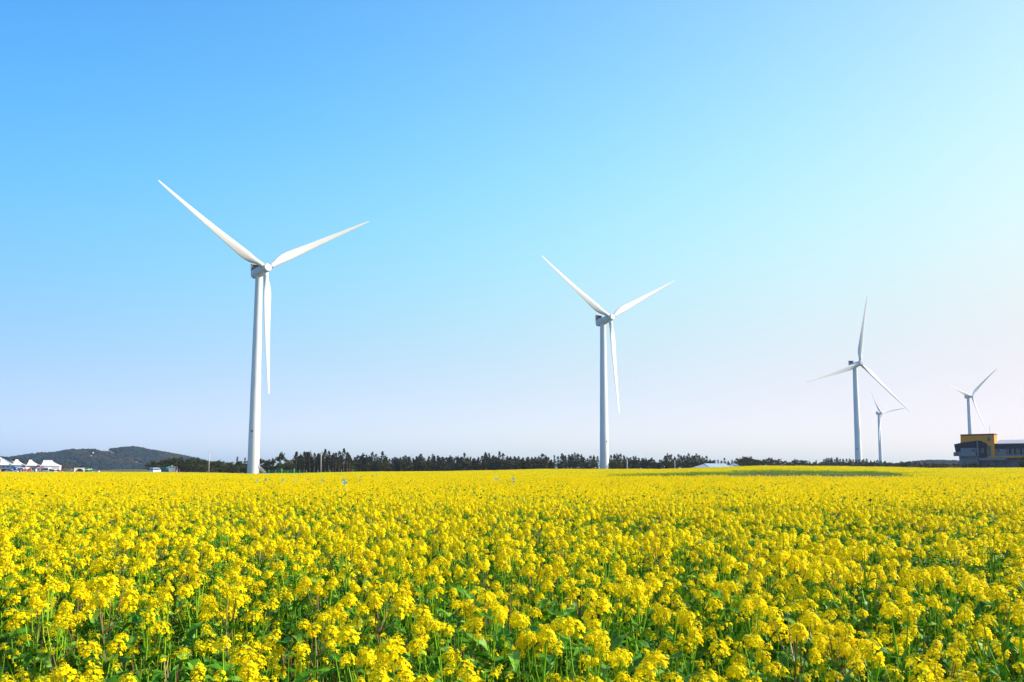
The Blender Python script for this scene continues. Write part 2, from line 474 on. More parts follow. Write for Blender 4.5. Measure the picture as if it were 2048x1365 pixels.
# ============================================================ RAPESEED
def petal_quad(b, c, d, n, L, W, m):
    """kite petal from centre c along d with normal n"""
    s = d.cross(n).normalized()
    tip = c + d * L + n * (-L * .18)
    mid = c + d * L * .62 + n * (L * .06)
    b.face([c, mid - s * W, tip - s * W * .45, tip + s * W * .45, mid + s * W], m)
def flower(b, c, n, size, rr, m, detail):
    n = n.normalized()
    a = n.cross(Vector((0, 0, 1)) if abs(n.z) < .9 else Vector((1, 0, 0))).normalized(); e = n.cross(a)
    off = rr.uniform(0, 1.57)
    for k in range(4):
        t = off + k * math.pi / 2 + rr.uniform(-.15, .15)
        d = a * math.cos(t) + e * math.sin(t)
        d = (d + n * rr.uniform(.05, .45)).normalized()
        nn = (n - d * n.dot(d)).normalized()
        if detail: petal_quad(b, c, d, nn, size, size * .46, m)
        else:
            s = d.cross(nn).normalized()
            b.face([c, c + d * size * .7 - s * size * .45, c + d * size, c + d * size * .7 + s * size * .45], m)
def make_head(rr, h=.09, w=.036, nf=30, detail=True):
    """one flowering raceme; origin where it joins its stem"""
    b = MB(); w *= 1.06; h *= 1.10; nf = int(nf * 1.12)
    b.tube([(0, 0, -.01), (0, 0, h * .95)], [.0022, .0012], 3, 0, False)
    for i in range(nf):
        t = (i + .5) / nf
        z = h * (.0 + .90 * t ** .8)
        r = w * math.sqrt(max(.06, 1 - (max(0, t - .25) / .80) ** 2)) * rr.uniform(.72, 1.12)
        an = i * 2.39996 + rr.uniform(-.35, .35)
        out = Vector((math.cos(an), math.sin(an), 0))
        c = out * r + Vector((0, 0, z + r * .15 + rr.uniform(-.006, .006)))
        base = Vector((0, 0, max(-.006, z - .016)))
        side = Vector((-out.y, out.x, 0)) * .0009
        b.face([base - side, base + side, c], 0)
        n = (out * (1.05 - t * .6) + Vector((0, 0, .25 + t * 1.0)) + Vector((rr.uniform(-.4, .4), rr.uniform(-.4, .4), rr.uniform(-.35, .35))))
        flower(b, c, n, rr.uniform(.0094, .0128), rr, 1 if rr.random() < .75 else 2, detail)
    for i in range(12):
        an = i * 2.4; r = .010 * math.sqrt((i + .3) / 12)
        c = Vector((r * math.cos(an), r * math.sin(an), h * .97 + .010 * (1 - i / 12)))
        u = Vector((math.cos(an), math.sin(an), 0)) * .0022; v = Vector((-math.sin(an), math.cos(an), 0)) * .0022; w_ = Vector((0, 0, .0048))
        for q in range(3):
            t0 = q * 2.094; t1 = t0 + 2.094
            b.face([c + u * math.cos(t0) + v * math.sin(t0), c + u * math.cos(t1) + v * math.sin(t1), c + w_], 3)
    return b
def make_side_head(rr):  # few scattered open flowers, younger
    b = make_head(rr, .035, .022, 9)
    return b
def make_leaf(rr, L=.12, W=.03, m=0, droop=.5, wav=.01):
    """lance shaped leaf, origin at its base, pointing +x"""
    b = MB(); n = 5; rows = []
    for i in range(n + 1):
        t = i / n
        w = W * (math.sin(math.pi * min(1, t * .9 + .1)) ** .8) * (1 - t * .25) if i < n else .001
        x = L * t; z = L * (.35 * t - droop * t * t)
        e = wav * rr.uniform(-1, 1)
        rows.append([(x, -w, z + w * .35 + e), (x, 0, z), (x, w, z + w * .35 - e)])
    for r0, r1 in zip(rows, rows[1:]):
        b.face([r0[0], r1[0], r1[1], r0[1]], m); b.face([r0[1], r1[1], r1[2], r0[2]], m)
    return b
hr = random.Random(5)
HEADS = [make_head(hr, .060, .036, 34), make_head(hr, .045, .038, 30), make_head(hr, .105, .037, 52), make_head(hr, .035, .028, 18), make_side_head(hr), make_side_head(hr), make_head(hr, .075, .030, 24), make_head(hr, .02, .014, 4)]
LEAVES = [make_leaf(hr, .10, .016, 0, .3), make_leaf(hr, .15, .030, 0, .55, .008), make_leaf(hr, .15, .032, 1, .6, .012), make_leaf(hr, .13, .024, 1, .4), make_leaf(hr, .17, .036, 0, .75, .014)]
HEAD_MATS = ['stem', 'petal', 'petal_gold', 'bud']
LEAF_MATS = ['leaf', 'leaf_pale']
HEAD_ME = [h.mesh('flower_head', HEAD_MATS) for h in HEADS]
LEAF_ME = [l.mesh('leaf', LEAF_MATS, smooth=True) for l in LEAVES]

def design_plant(rr, H=1.0, flowers=1.0):
    """returns stem MB, list of (head index, matrix), list of (leaf index, matrix)"""
    st = MB(); heads = []; leaves = []
    red = 1 if rr.random() < .28 else 0
    lean = Vector((rr.uniform(-.09, .09), rr.uniform(-.09, .09), 0))
    def axis(t): return Vector((lean.x * t * t, lean.y * t * t, H * .94 * t)) + Vector((.012 * math.sin(t * 5 + lean.x * 40), .012 * math.cos(t * 4 + lean.y * 50), 0)) * t
    st.tube([axis(t) for t in (0, .35, .6, .8, 1)], [.0085, .0072, .0055, .004, .003], 4, red, False)
    def put_head(p, d, big):
        k = rr.choice((0, 1, 2, 0, 6)) if big else rr.choice((3, 4, 5, 4, 5, 7, 7))
        if rr.random() > flowers: return
        q = d.to_track_quat('Z', 'Y').to_matrix().to_4x4()
        heads.append((k, Matrix.Translation(p) @ q @ Matrix.Rotation(rr.uniform(0, 6.28), 4, 'Z') @ Matrix.Scale(rr.uniform(.62, 1.32) if big else rr.uniform(.6, 1.0), 4)))
    put_head(axis(1), (axis(1) - axis(.9)).normalized(), True)
    nb = rr.randint(6, 10)
    a0 = rr.uniform(0, 6.28)
    for i in range(nb):
        t = rr.uniform(.38, .88)
        an = a0 + i * 2.4 + rr.uniform(-.5, .5)
        out = Vector((math.cos(an), math.sin(an), 0))
        p0 = axis(t)
        reach = rr.uniform(.05, .20) * (1.45 - t)
        rise = rr.uniform(.08, .34)
        top = min(H * 1.03, p0.z + rise)
        p2 = p0 + out * reach + Vector((0, 0, top - p0.z))
        p1 = p0 + out * reach * .62 + Vector((0, 0, (top - p0.z) * .42))
        st.tube([p0, p1, p2], [.0038, .0030, .0022], 3, red, False)
        put_head(p2, ((p2 - p1).normalized() + Vector((0, 0, .6))).normalized(), top > .84 * H and rr.random() < .5)
        if rr.random() < .8:
            leaves.append((rr.choice((0, 0, 3)), Matrix.Translation(p0) @ Matrix.Rotation(an + rr.uniform(-.3, .3), 4, 'Z') @ Matrix.Rotation(rr.uniform(-.9, -.1), 4, 'Y') @ Matrix.Scale(rr.uniform(.8, 1.2), 4)))
    for i in range(rr.randint(6, 9)):
        t = rr.uniform(.15, .78); an = rr.uniform(0, 6.28)
        leaves.append((rr.choice((1, 2, 3, 4, 2)), Matrix.Translation(axis(t)) @ Matrix.Rotation(an, 4, 'Z') @ Matrix.Rotation(rr.uniform(-.9, .1), 4, 'Y') @ Matrix.Scale(rr.uniform(.7, 1.15) * (1.15 - .5 * t), 4)))
    return st, heads, leaves
pr = random.Random(21)
DESIGNS = [design_plant(pr, H, fl) for H, fl in ((1.0, 1), (.92, 1), (1.06, 1), (.85, .95), (.97, 1), (1.12, 1), (.8, .75), (.9, .9), (1.0, .95), (.74, .4))]
STEM_ME = [d[0].mesh('stem', ['stem', 'stem_red']) for d in DESIGNS]
JOIN = []
for st, hd, lv in DESIGNS:     # the same plants as single pieces for the many that cannot be counted; materials: stem, stem_red, leaf, leaf_pale, petal, petal_gold, bud
    j = MB(); j.add(st)
    for k, mx in hd:
        h = MB(); h.add(HEADS[k], mx); h.m = [{0: 0, 1: 4, 2: 5, 3: 6}[q] for q in h.m]; j.add(h)
    for k, mx in lv: j.add(LEAVES[k], mx, 2)
    JOIN.append(j)
ALLM = ['stem', 'stem_red', 'leaf', 'leaf_pale', 'petal', 'petal_gold', 'bud']

NEAR_END = 17.0
near = []
sp = .248
y = 1.25
while y < NEAR_END:
    half = .74 * y + 3.0
    x = -half
    while x < half:
        xx = x + R.uniform(-.5, .5) * sp; yy = y + R.uniform(-.5, .5) * sp
        green = noise.noise(Vector((xx * .35, yy * .35, 8.0)))
        left = ss(.2, 1.4, -xx) * ss(-4.2, -2.4, -yy) * .5     # the greener corner at the lower left
        thin = .08 + max(0, green - .02) * 1.3 + left
        v = R.randrange(9)
        if R.random() < thin: v = R.choice((6, 9, 9))
        hgt = .97 + .16 * noise.noise(Vector((xx * 1.1, yy * 1.1, 2.0))) + R.uniform(-.12, .10)
        near.append([xx, yy, ground_z(xx, yy), R.uniform(-.07, .07), R.uniform(-.07, .07), R.uniform(0, 6.28), hgt, v])
        x += sp
    y += sp
def visible(p):
    q = at_px((p[0], p[1], p[2] + .95))
    return -10 < q[0] < 2058 and q[1] < 1400
vis = sorted([p for p in near if visible(p)], key=lambda p: p[0] ** 2 + p[1] ** 2)
single = vis[:300]
ids = set(id(p) for p in single)
rest = [p for p in near if id(p) not in ids]
PL = ['rapeseed plant in full yellow bloom in the nearest rows of the field', 'leafy rapeseed plant with few open flowers in the nearest rows of the field']
for p in single:
    v = int(p[7]); sparse = v in (6, 9)
    t = bpy.data.objects.new('rapeseed_plant', None); C.objects.link(t); t.empty_display_size = .1
    t.location = p[:3]; t.rotation_euler = p[3:6]; t.scale = (p[6],) * 3
    t['label'] = PL[1] if sparse else PL[0]; t['category'] = 'plant'; t['group'] = 'leafy plants between the flowers' if sparse else 'flowering plants of the nearest rows'
    o = bpy.data.objects.new('stem', STEM_ME[v]); C.objects.link(o); o.parent = t
    for k, mx in DESIGNS[v][1]:
        o = bpy.data.objects.new('flower_head', HEAD_ME[k]); C.objects.link(o); o.parent = t; o.matrix_local = mx
    for k, mx in DESIGNS[v][2]:
        o = bpy.data.objects.new('leaf', LEAF_ME[k]); C.objects.link(o); o.parent = t; o.matrix_local = mx

# low leaves that close the gaps between the stems
def make_cover(rr, n=110):
    b = MB()
    for i in range(n):
        k = rr.randrange(5); z = rr.uniform(.12, .78)
        b.add(LEAVES[k], Matrix.Translation((rr.uniform(-.5, .5), rr.uniform(-.5, .5), z)) @ Matrix.Rotation(rr.uniform(0, 6.28), 4, 'Z') @ Matrix.Rotation(rr.uniform(-1.0, .4), 4, 'Y'), 2)
    for i in range(34):
        x, y = rr.uniform(-.5, .5), rr.uniform(-.5, .5); a, c = rr.uniform(-.08, .08), rr.uniform(-.08, .08)
        b.tube([(x, y, 0), (x + a, y + c, rr.uniform(.55, .93))], [.0036, .002], 3, 0 if rr.random() < .88 else 1, False)
    return b
covers = [make_cover(pr) for _ in range(3)]
cpts = []
y = 1.3
while y < NEAR_END + .5:
    half = .74 * y + 3.0; x = -half
    while x < half:
        xx = x + R.uniform(-.3, .3); yy = y + R.uniform(-.3, .3)
        cpts.append([xx, yy, ground_z(xx, yy), 0, 0, R.uniform(0, 6.28), R.uniform(.85, 1.15), len(JOIN) + R.randrange(3)])
        x += .8
    y += .8

# coarser clumps of the same crop further out
def make_patch(rr, S, n, cs, nq, fl=1.0, H=.98, leafn=None):
    """square of crop S metres wide with n flower heads of half-width cs made of nq petals"""
    b = MB()
    for i in range(n):
        x, y = rr.uniform(-.5, .5) * S, rr.uniform(-.5, .5) * S
        z = H * (rr.uniform(.80, 1.0) if rr.random() < .7 else rr.uniform(.62, 1.12)) + .03 * math.sin(x * 3 + y * 5)
        a, c = rr.uniform(-.04, .04), rr.uniform(-.04, .04)
        w = .0028 + cs * .035
        ang = rr.uniform(0, 3.14)
        d = Vector((math.cos(ang) * w, math.sin(ang) * w, 0))
        p0 = Vector((x + a, y + c, z * .35)); p1 = Vector((x, y, z))
        b.face([p0 - d, p0 + d, p1], 0 if rr.random() < .85 else 1)
        if rr.random() < fl:
            hh = rr.uniform(.8, 1.7)
            for q in range(nq):
                th = rr.uniform(0, 6.28); u = rr.uniform(-1, 1)
                rr_ = cs * math.sqrt(1 - u * u * .8) * rr.uniform(.6, 1)
                cpt = p1 + Vector((math.cos(th) * rr_, math.sin(th) * rr_, u * cs * hh))
                n_ = Vector((math.cos(th), math.sin(th), u + .5)) + Vector((rr.uniform(-.6, .6), rr.uniform(-.6, .6), rr.uniform(-.6, .6)))
                n_.normalize(); e = n_.cross(Vector((.3, .2, .9))).normalized(); g = n_.cross(e)
                k = cs * .36 * rr.uniform(.7, 1.2)
                b.face([cpt - e * k, cpt - g * k, cpt + e * k, cpt + g * k], 4 if rr.random() < .72 else 5)
            if rr.random() < .5:
                k = cs * .3
                b.face([p1 + Vector((-k, 0, cs * hh)), p1 + Vector((k, 0, cs * hh)), p1 + Vector((0, 0, cs * hh + k))], 6)
    for i in range(leafn or n):
        x, y = rr.uniform(-.5, .5) * S, rr.uniform(-.5, .5) * S
        z = (rr.uniform(.3, .82) if rr.random() < .72 else rr.uniform(.82, .99)) * H if fl > .5 else rr.uniform(.3, .95) * H
        an = rr.uniform(0, 6.28); L = rr.uniform(.06, .13) * (1 + cs * 4)
        d = Vector((math.cos(an), math.sin(an), rr.uniform(-.3, .7))) * L; s = Vector((-math.sin(an), math.cos(an), rr.uniform(-.4, .4))) * L * .28
        p = Vector((x, y, z))
        b.face([p, p + d * .5 - s, p + d, p + d * .5 + s], 2 if rr.random() < .7 else 3)
    return b
mr = random.Random(31)
MID = [make_patch(mr, 1.5, 84, .036, 20) for _ in range(3)] + [make_patch(mr, 1.5, 100, .034, 14, .25)]
FAR = [make_patch(mr, 4.0, 285, .058, 9) for _ in range(3)] + [make_patch(mr, 4.0, 400, .055, 8, .45), make_patch(mr, 3.4, 300, .05, 7, .10, .66)]
mid = []; far = []
base_m = len(JOIN) + 3; base_f = base_m + 4
y = NEAR_END + .4
while y < 66:
    half = .74 * y + 5; x = -half
    while x < half:
        xx = x + R.uniform(-.3, .3); yy = y + R.uniform(-.3, .3)
        if is_crop(xx, yy):
            g = noise.noise(Vector((xx * .22, yy * .22, 8.0))) + .25 * noise.noise(Vector((xx * .7, yy * .7, 1)))
            v = 3 if g > .26 else R.randrange(3)
            mid.append([xx, yy, ground_z(xx, yy), 0, 0, R.uniform(0, 6.28), R.uniform(.94, 1.06), base_m + v])
        x += 1.25
    y += 1.25
y = 67.5
while y < 280:
    half = .74 * y + 10; x = -half
    while x < half:
        xx = x + R.uniform(-.6, .6); yy = y + R.uniform(-.6, .6)
        if is_crop(xx, yy):
            px = 1024 + F * xx / yy
            g = noise.noise(Vector((xx * .035, yy * .075, 8.0))) + .4 * noise.noise(Vector((xx * .16, yy * .16, 1)))
            p3 = max(0, min(1, (g - .22) * 4)) * .9
            if px > 1080:
                w = ss(1080, 1300, px) * (1 - ss(1830, 1950, px))
                dist = yy - (66 + 48 * strip_w(px))
                p3 = max(p3, w * max(.72 * (1 - ss(4, 24, dist)), .64 + .33 * ss(-.05, .30, g)))
            v = 3 if R.random() < p3 else R.randrange(3)
            st_ = noise.noise(Vector((xx * .028 + 7, yy * .15, 4.4))) + .3 * noise.noise(Vector((xx * .12, yy * .4, 2)))
            if st_ > .24 and yy > 85: v = 4
            far.append([xx, yy, ground_z(xx, yy), 0, 0, R.uniform(0, 6.28), R.uniform(.93, 1.07), base_f + v])
        x += 3.3
    y += 3.3
scatter('rapeseed_crop', JOIN + covers + MID + FAR, ALLM, [list(p) for p in rest] + cpts + mid + far, 'dense yellow flowering rapeseed crop filling the whole field', 'crop')

# dry grass at the far right edge of the field
gr = MB()
for i in range(60):
    x, y = mr.uniform(-1, 1), mr.uniform(-1, 1); h = mr.uniform(.5, 1.3); a = mr.uniform(-.3, .3)
    gr.face([(x - .03, y, 0), (x + .03, y, 0), (x + a, y + mr.uniform(-.2, .2), h)], 0)
gp = []
for i in range(420):
    px = mr.uniform(1740, 2070); D = mr.uniform(207, 216) if px < 1850 else mr.uniform(224, 236)
    x = at(px, HOR, D).x
    gp.append([x, D, ground_z(x, D) - .1, 0, 0, mr.uniform(0, 6), mr.uniform(.7, 1.25), 0])
scatter('dry_grass', [gr], ['dry_brush'], gp, 'strip of dry tan grass along the far right edge of the field', 'grass')

# ============================================================ WIND TURBINES
def airfoil(c, th, n=14):
    """closed section: x from leading edge (+) to trailing edge (-), y thickness"""
    pts = []
    for k in range(n):
        a = 2 * math.pi * k / n
        x = math.cos(a); y = math.sin(a)
        shape = .5 * (1 + x)                 # 1 at LE, 0 at TE
        pts.append((x, y, shape))
    return [((.5 * x - .0) * c - .18 * c, y * th * .5 * (.25 + .75 * s ** .5), s) for x, y, s in pts]
def blade_mesh(Rr, bend):
    """blade along +z; x = direction of rotation (leading edge), y = towards the wind"""
    b = MB(); rings = []
    st = [(1.3, 1.95, 1.95, 0), (3.0, 1.95, 1.95, 0), (4.5, 2.25, 1.75, .5), (6.5, 2.95, 1.35, 1), (9, 3.55, .98, 1), (11.5, 3.55, .80, 1), (15, 3.2, .62, 1), (20, 2.75, .48, 1), (26, 2.25, .36, 1),
          (33, 1.75, .27, 1), (40, 1.25, .19, 1), (45, .92, .13, 1), (48.3, .62, .09, 1), (49.6, .34, .06, 1), (50, .12, .03, 1)]
    for r, c, th, af in st:
        k = r / 50; tw = rad(16) * max(0, 1 - r / 34) ** 1.2
        z = r * Rr / 50; yb = math.sin(bend) * Rr * k ** 1.7
        ring = []
        for i in range(14):
            a = 2 * math.pi * i / 14
            cx, cy = math.cos(a), math.sin(a)
            s = .5 * (1 + cx)
            X = .5 * c * cx - af * c * .20
            Y = .5 * th * cy * (1 - af + af * (.18 + .82 * s ** .6))
            x2 = X * math.cos(tw) - Y * math.sin(tw); y2 = X * math.sin(tw) + Y * math.cos(tw)
            ring.append((x2 * Rr / 50, y2 * Rr / 50 + yb, z))
        rings.append(ring)
    b.loft(rings)
    return b
def turbine(hub_px, D, yaw, ph, tilt, cone, L, Rr, label, base_z, mark=None, dia=(4.5, 2.6), stair=False, cooler=True, rtilt=None):
    yaw, ph, tilt, cone = map(rad, (yaw, ph, tilt, cone))
    H = at(*hub_px, D)
    n = Vector((math.sin(yaw) * math.cos(tilt), -math.cos(yaw) * math.cos(tilt), math.sin(tilt)))
    n0 = Vector((math.sin(yaw), -math.cos(yaw), 0))
    base = H - n0 * L
    base = Vector((base.x, base.y, base_z))
    S = Rr / 50
    T = thing('wind_turbine', base, label, 'wind turbine', 'wind turbines behind the field')
    hz = H.z - base_z
    top = hz - 1.9 * S
    b = MB(); rings = []
    segs = [0, .02, .26, .262, .5, .502, .74, .742, 1]
    for t in segs:
        r = (dia[0] * (1 - t) ** 1.0 + dia[1] * t) / 2
        r += .05 if t in (.26, .5, .74) else 0
        rings.append([(r * math.cos(2 * math.pi * q / 40), r * math.sin(2 * math.pi * q / 40), t * top) for q in range(40)])
    b.loft(rings); o = b.build('tower', 'white_paint', T); autosmooth(o, 30)
    # door on the lit side with its step stair
    b = MB()
    toc = Vector((-base.x, -base.y, 0)).normalized()
    if stair:
        right = Vector((-toc.y, toc.x, 0))          # towards the right of the photograph
        dv = (right * .93 + toc * .37).normalized(); sv = Vector((-dv.y, dv.x, 0))
        def P(a, s, z): q = dv * a + sv * s; return (q.x, q.y, z)
        b = MB()
        b.loft([[P(2.19, -.5, 2.6), P(2.32, -.5, 2.6), P(2.32, .5, 2.6), P(2.19, .5, 2.6)], [P(2.1, -.5, 4.7), P(2.30, -.5, 4.7), P(2.30, .5, 4.7), P(2.1, .5, 4.7)]])
        b.build('door', 'grey_metal', T)
        b = MB()
        for s in (-.55, .55):
            b.tube([P(2.4, s, 2.5), P(5.0, s, 0)], .07, 4); b.tube([P(2.4, s, 3.6), P(5.0, s, 1.1)], .05, 4); b.tube([P(2.4, s, 3.05), P(5.0, s, .55)], .035, 4)
            for k in range(6):
                a = 2.4 + 2.6 * k / 5; z = 2.5 * (1 - k / 5); b.tube([P(a, s, z), P(a, s, z + 1.1)], .04, 4)
        b.build('stair_railing', 'white_paint', T)
        for k in range(9):
            a = 2.5 + 2.4 * k / 8; z = 2.4 * (1 - k / 8)
            b = MB(); b.loft([[P(a, -.55, z), P(a + .27, -.55, z), P(a + .27, .55, z), P(a, .55, z)], [P(a, -.55, z + .05), P(a + .27, -.55, z + .05), P(a + .27, .55, z + .05), P(a, .55, z + .05)]])
            b.build('stair_tread', 'grey_metal', T)
    if mark:
        # small round service mark on the tower wall
        q = at(*mark, D) ; zz = q.z - base_z
        t = zz / top; r = (dia[0] * (1 - t) + dia[1] * t) / 2
        rt = Vector((-toc.y, toc.x, 0))
        sx = (at(*mark, D) - Vector((base.x, base.y, q.z))).dot(rt)
        sx = max(-.8 * r, min(.8 * r, sx)); cy = math.sqrt(r * r - sx * sx)
        c = rt * sx + toc * (cy + .02) + Vector((0, 0, zz)); nn = (rt * sx + toc * cy).normalized(); e = nn.cross(Vector((0, 0, 1))).normalized()
        b = MB(); ro, ri = .48, .25
        for q in range(20):
            a0, a1 = 2 * math.pi * q / 20, 2 * math.pi * (q + 1) / 20
            def W(rr_, a, o_=0.0): return c + e * (rr_ * math.cos(a)) + Vector((0, 0, rr_ * math.sin(a))) + nn * (o_ + .03)
            b.face([W(ri, a0), W(ro, a0), W(ro, a1), W(ri, a1)]); b.face([W(ro, a0), W(ro, a0, -.12), W(ro, a1, -.12), W(ro, a1)])
        b.build('round_mark', 'mark_dark', T)
    # nacelle in its own frame: x = n (front), y = side, z = up
    side = Vector((0, 0, 1)).cross(n).normalized(); up = n.cross(side)
    fr = Matrix((( n.x, side.x, up.x, H.x - base.x), (n.y, side.y, up.y, H.y - base.y), (n.z, side.z, up.z, H.z - base.z), (0, 0, 0, 1)))
    def sec(x, w, zt, zb, p=2.6, n_=24):
        r = []
        for q in range(n_):
            a = 2 * math.pi * q / n_; cx, sz = math.cos(a), math.sin(a)
            X = abs(cx) ** (2 / p) * (1 if cx >= 0 else -1) * w
            Z = abs(sz) ** (2 / p) * (zt if sz >= 0 else -zb) * (1 if sz >= 0 else 1)
            r.append((x * S, X * S, Z * S if sz >= 0 else Z * S))
        return r
    b = MB()
    b.loft([sec(-L / S - 4.3, 1.25, .9, 1.5, 3), sec(-L / S - 4.1, 1.6, 1.25, 2.05, 3), sec(-L / S - 2, 1.8, 1.45, 2.3, 3), sec(-L / S + 1.5, 1.85, 1.6, 2.15, 2.7), sec(-2.6, 1.75, 1.7, 1.8, 2.3), sec(-1.7, 1.65, 1.65, 1.65, 2)])
    o = b.build('nacelle', 'white_paint', T); o.matrix_local = fr; autosmooth(o, 35)
    if cooler:
        xr = (-L / S - 4.0) * S
        c = MB()
        c.box((xr, -1.75 * S, .8 * S), (xr + .14 * S, 1.75 * S, 1.3 * S))
        for s in (-1.7, 1.56): c.box((xr, s * S, 1.3 * S), (xr + .14 * S, (s + .14) * S, 3.35 * S))
        c.box((xr - .02, -1.78 * S, 3.35 * S), (xr + 1.7 * S, 1.78 * S, 3.5 * S))
        for s in (-1.7, 1.56): c.loft([[(xr + .1 * S, s * S, 1.2 * S), (xr + .4 * S, s * S, 1.2 * S), (xr + .4 * S, (s + .12) * S, 1.2 * S), (xr + .1 * S, (s + .12) * S, 1.2 * S)], [(xr + 1.4 * S, s * S, 3.35 * S), (xr + 1.65 * S, s * S, 3.35 * S), (xr + 1.65 * S, (s + .12) * S, 3.35 * S), (xr + 1.4 * S, (s + .12) * S, 3.35 * S)]])
        o = c.build('cooler_frame', 'white_paint', T); o.matrix_local = fr
        for z0 in (1.35, 2.4):
            c = MB(); c.box((xr + .2 * S, -1.5 * S, z0 * S), (xr + 1.15 * S, 1.5 * S, (z0 + .85) * S)); o2 = c.build('radiator', 'dark_metal', T); o2.matrix_local = fr
    # hub and three blades
    b = MB()
    b.loft([[(x * S, r * S * math.cos(2 * math.pi * q / 32), r * S * math.sin(2 * math.pi * q / 32)) for q in range(32)] for x, r in ((-1.65, 1.55), (-1.5, 1.72), (.4, 1.72), (1.15, 1.66), (1.2, 1.60), (1.28, 1.60), (1.62, 1.52), (1.78, 1.30), (1.83, .6), (1.84, .1))])
    hub = b.build('hub', 'white_paint', T); hub.matrix_local = fr; autosmooth(hub, 25)
    if rtilt is not None:
        rt_ = rad(rtilt); n = Vector((math.sin(yaw) * math.cos(rt_), -math.cos(yaw) * math.cos(rt_), math.sin(rt_))); up = n.cross(side)
    bm_ = blade_mesh(Rr, cone)
    me = bm_.mesh('blade', ['blade_white'], True)
    for k in range(3):
        a = ph + k * 2 * math.pi / 3
        tt = -side if (-side).dot(Vector((math.cos(yaw), math.sin(yaw), 0))) > 0 else side
        d = tt * math.sin(a) + up * math.cos(a); c_ = tt * math.cos(a) - up * math.sin(a)
        o = part('blade', me, T)
        o.matrix_local = Matrix(((c_.x, n.x, d.x, H.x - base.x), (c_.y, n.y, d.y, H.y - base.y), (c_.z, n.z, d.z, H.z - base.z), (0, 0, 0, 1)))
    return T
turbine((532, 537), 291.8, 44.0, -63.3, 2.0, 6.4, 6.0, 50, 'largest and leftmost white wind turbine, metal stair at its foot', ground_z(-100, 292) - .1, (504, 862), (4.5, 2.7), True, True, -6.8)
turbine((1221, 636), 375.6, 31.5, -59.3, 4.1, 3.5, 6.2, 50, 'second white wind turbine from the left, standing right of the centre', -.6, (1214, 883), (4.6, 2.9))
turbine((1720, 727), 514.4, 17.1, -107.7, 4.7, 2.2, 5.0, 50, 'middle-sized white wind turbine with one blade pointing straight up', -1, (1714.5, 898), (4.6, 2.9))
turbine((1763, 827), 1042.9, 25.1, -41.4, -1, 8.2, 4.5, 42, 'smallest distant white wind turbine, under the blade of a nearer one', -2, None, (5.2, 3.0))
turbine((1944, 793), 803.3, 19.4, -75.6, .4, 10.2, 4.5, 42, 'distant white wind turbine rising behind the orange building', -1, None, (5.0, 2.9))

# ============================================================ TREES
def conifer(rr, H, W, bare=.3, dens=1.0, tops=1, mats=2):
    """dark cedar: stacked uneven tufts round one or more leaders"""
    cr = MB(); tr = MB()
    for k in range(tops):
        ox = (rr.uniform(-.35, .35) * W) if k else 0; oy = rr.uniform(-.3, .3) * W if k else 0
        h = H * (1 if k == 0 else rr.uniform(.78, .95))
        tr.tube([(0, 0, 0), (ox * .6, oy * .6, h * .45), (ox, oy, h * .97)], [.22, .16, .04], 5)
        n = int(150 * dens)
        for i in range(n):
            t = bare + (1 - bare) * (rr.random() ** .85)
            env = W * .5 * (1 - (t - bare) / (1 - bare)) ** .75 * (.75 + .5 * noise.noise(Vector((t * 6, k * 9, H)))) + .12
            env *= min(1, (t - bare) / .08 + .5)
            a = rr.uniform(0, 6.28); r = env * math.sqrt(rr.uniform(.1, 1)) * (1.0 if rr.random() < .85 else 1.35)
            c = Vector((ox * t + r * math.cos(a), oy * t + r * math.sin(a), t * h))
            m = 0 if rr.random() < .6 else 1
            s = rr.uniform(.30, .62) * (1.1 - .4 * t)
            for q in range(4):
                d = Vector((math.cos(a + rr.uniform(-.9, .9)), math.sin(a + rr.uniform(-.9, .9)), rr.uniform(-.2, 1.0))).normalized() * s
                e = Vector((rr.uniform(-1, 1), rr.uniform(-1, 1), rr.uniform(-1, 1))).normalized() * s * .5
                p = c + Vector((rr.uniform(-1, 1), rr.uniform(-1, 1), rr.uniform(-1, 1))) * s * .5
                cr.face([p - e, p + d, p + e, p - d * .4], m)
    return tr, cr
def pine(rr, H, W, bare=.15, dens=1.0):
    """rounder pine or bush: tufts on upturned limbs"""
    cr = MB(); tr = MB()
    tr.tube([(0, 0, 0), (rr.uniform(-.2, .2), 0, H * .5), (0, 0, H * .9)], [.2, .13, .03], 5)
    for L in range(int(20 * dens)):
        a = rr.uniform(0, 6.28); t0 = rr.uniform(bare, .85)
        ln = W * .5 * rr.uniform(.5, 1.05) * math.sqrt(max(.08, 1 - ((t0 - .35) / .65) ** 2)) if t0 > .35 else W * .5 * rr.uniform(.6, 1)
        p0 = Vector((0, 0, t0 * H)); p1 = p0 + Vector((math.cos(a) * ln, math.sin(a) * ln, H * rr.uniform(.05, .2)))
        tr.tube([p0, (p0 + p1) / 2 + Vector((0, 0, -.1)), p1], [.07, .05, .02], 3, 0, False)
        for k in range(9):
            u = rr.uniform(.25, 1.05); c = p0.lerp(p1, u)
            for q in range(6):
                s = rr.uniform(.30, .60) * (H / 6) ** .4
                p = c + Vector((rr.uniform(-1, 1), rr.uniform(-1, 1), rr.uniform(-.5, .9))) * s
                d = Vector((rr.uniform(-.6, .6), rr.uniform(-.6, .6), rr.uniform(.2, 1))).normalized() * s
                e = Vector((rr.uniform(-1, 1), rr.uniform(-1, 1), rr.uniform(-.4, .4))).normalized() * s * .4
                cr.face([p - e, p + d, p + e, p - d * .3], 0 if rr.random() < .65 else 1)
    return tr, cr
tr_ = random.Random(77)
TREES = {}
def reg(key, fn, mats, n, *a, **k):
    L = []
    for i in range(n):
        t, c = fn(tr_, *a, **k)
        L.append((t.mesh('trunk', ['trunk']), c.mesh('crown', mats)))
    TREES[key] = L
reg('cedar', conifer, ['needle_dark', 'needle_brown'], 4, 10, 4.2, .28, 1.0, 1)
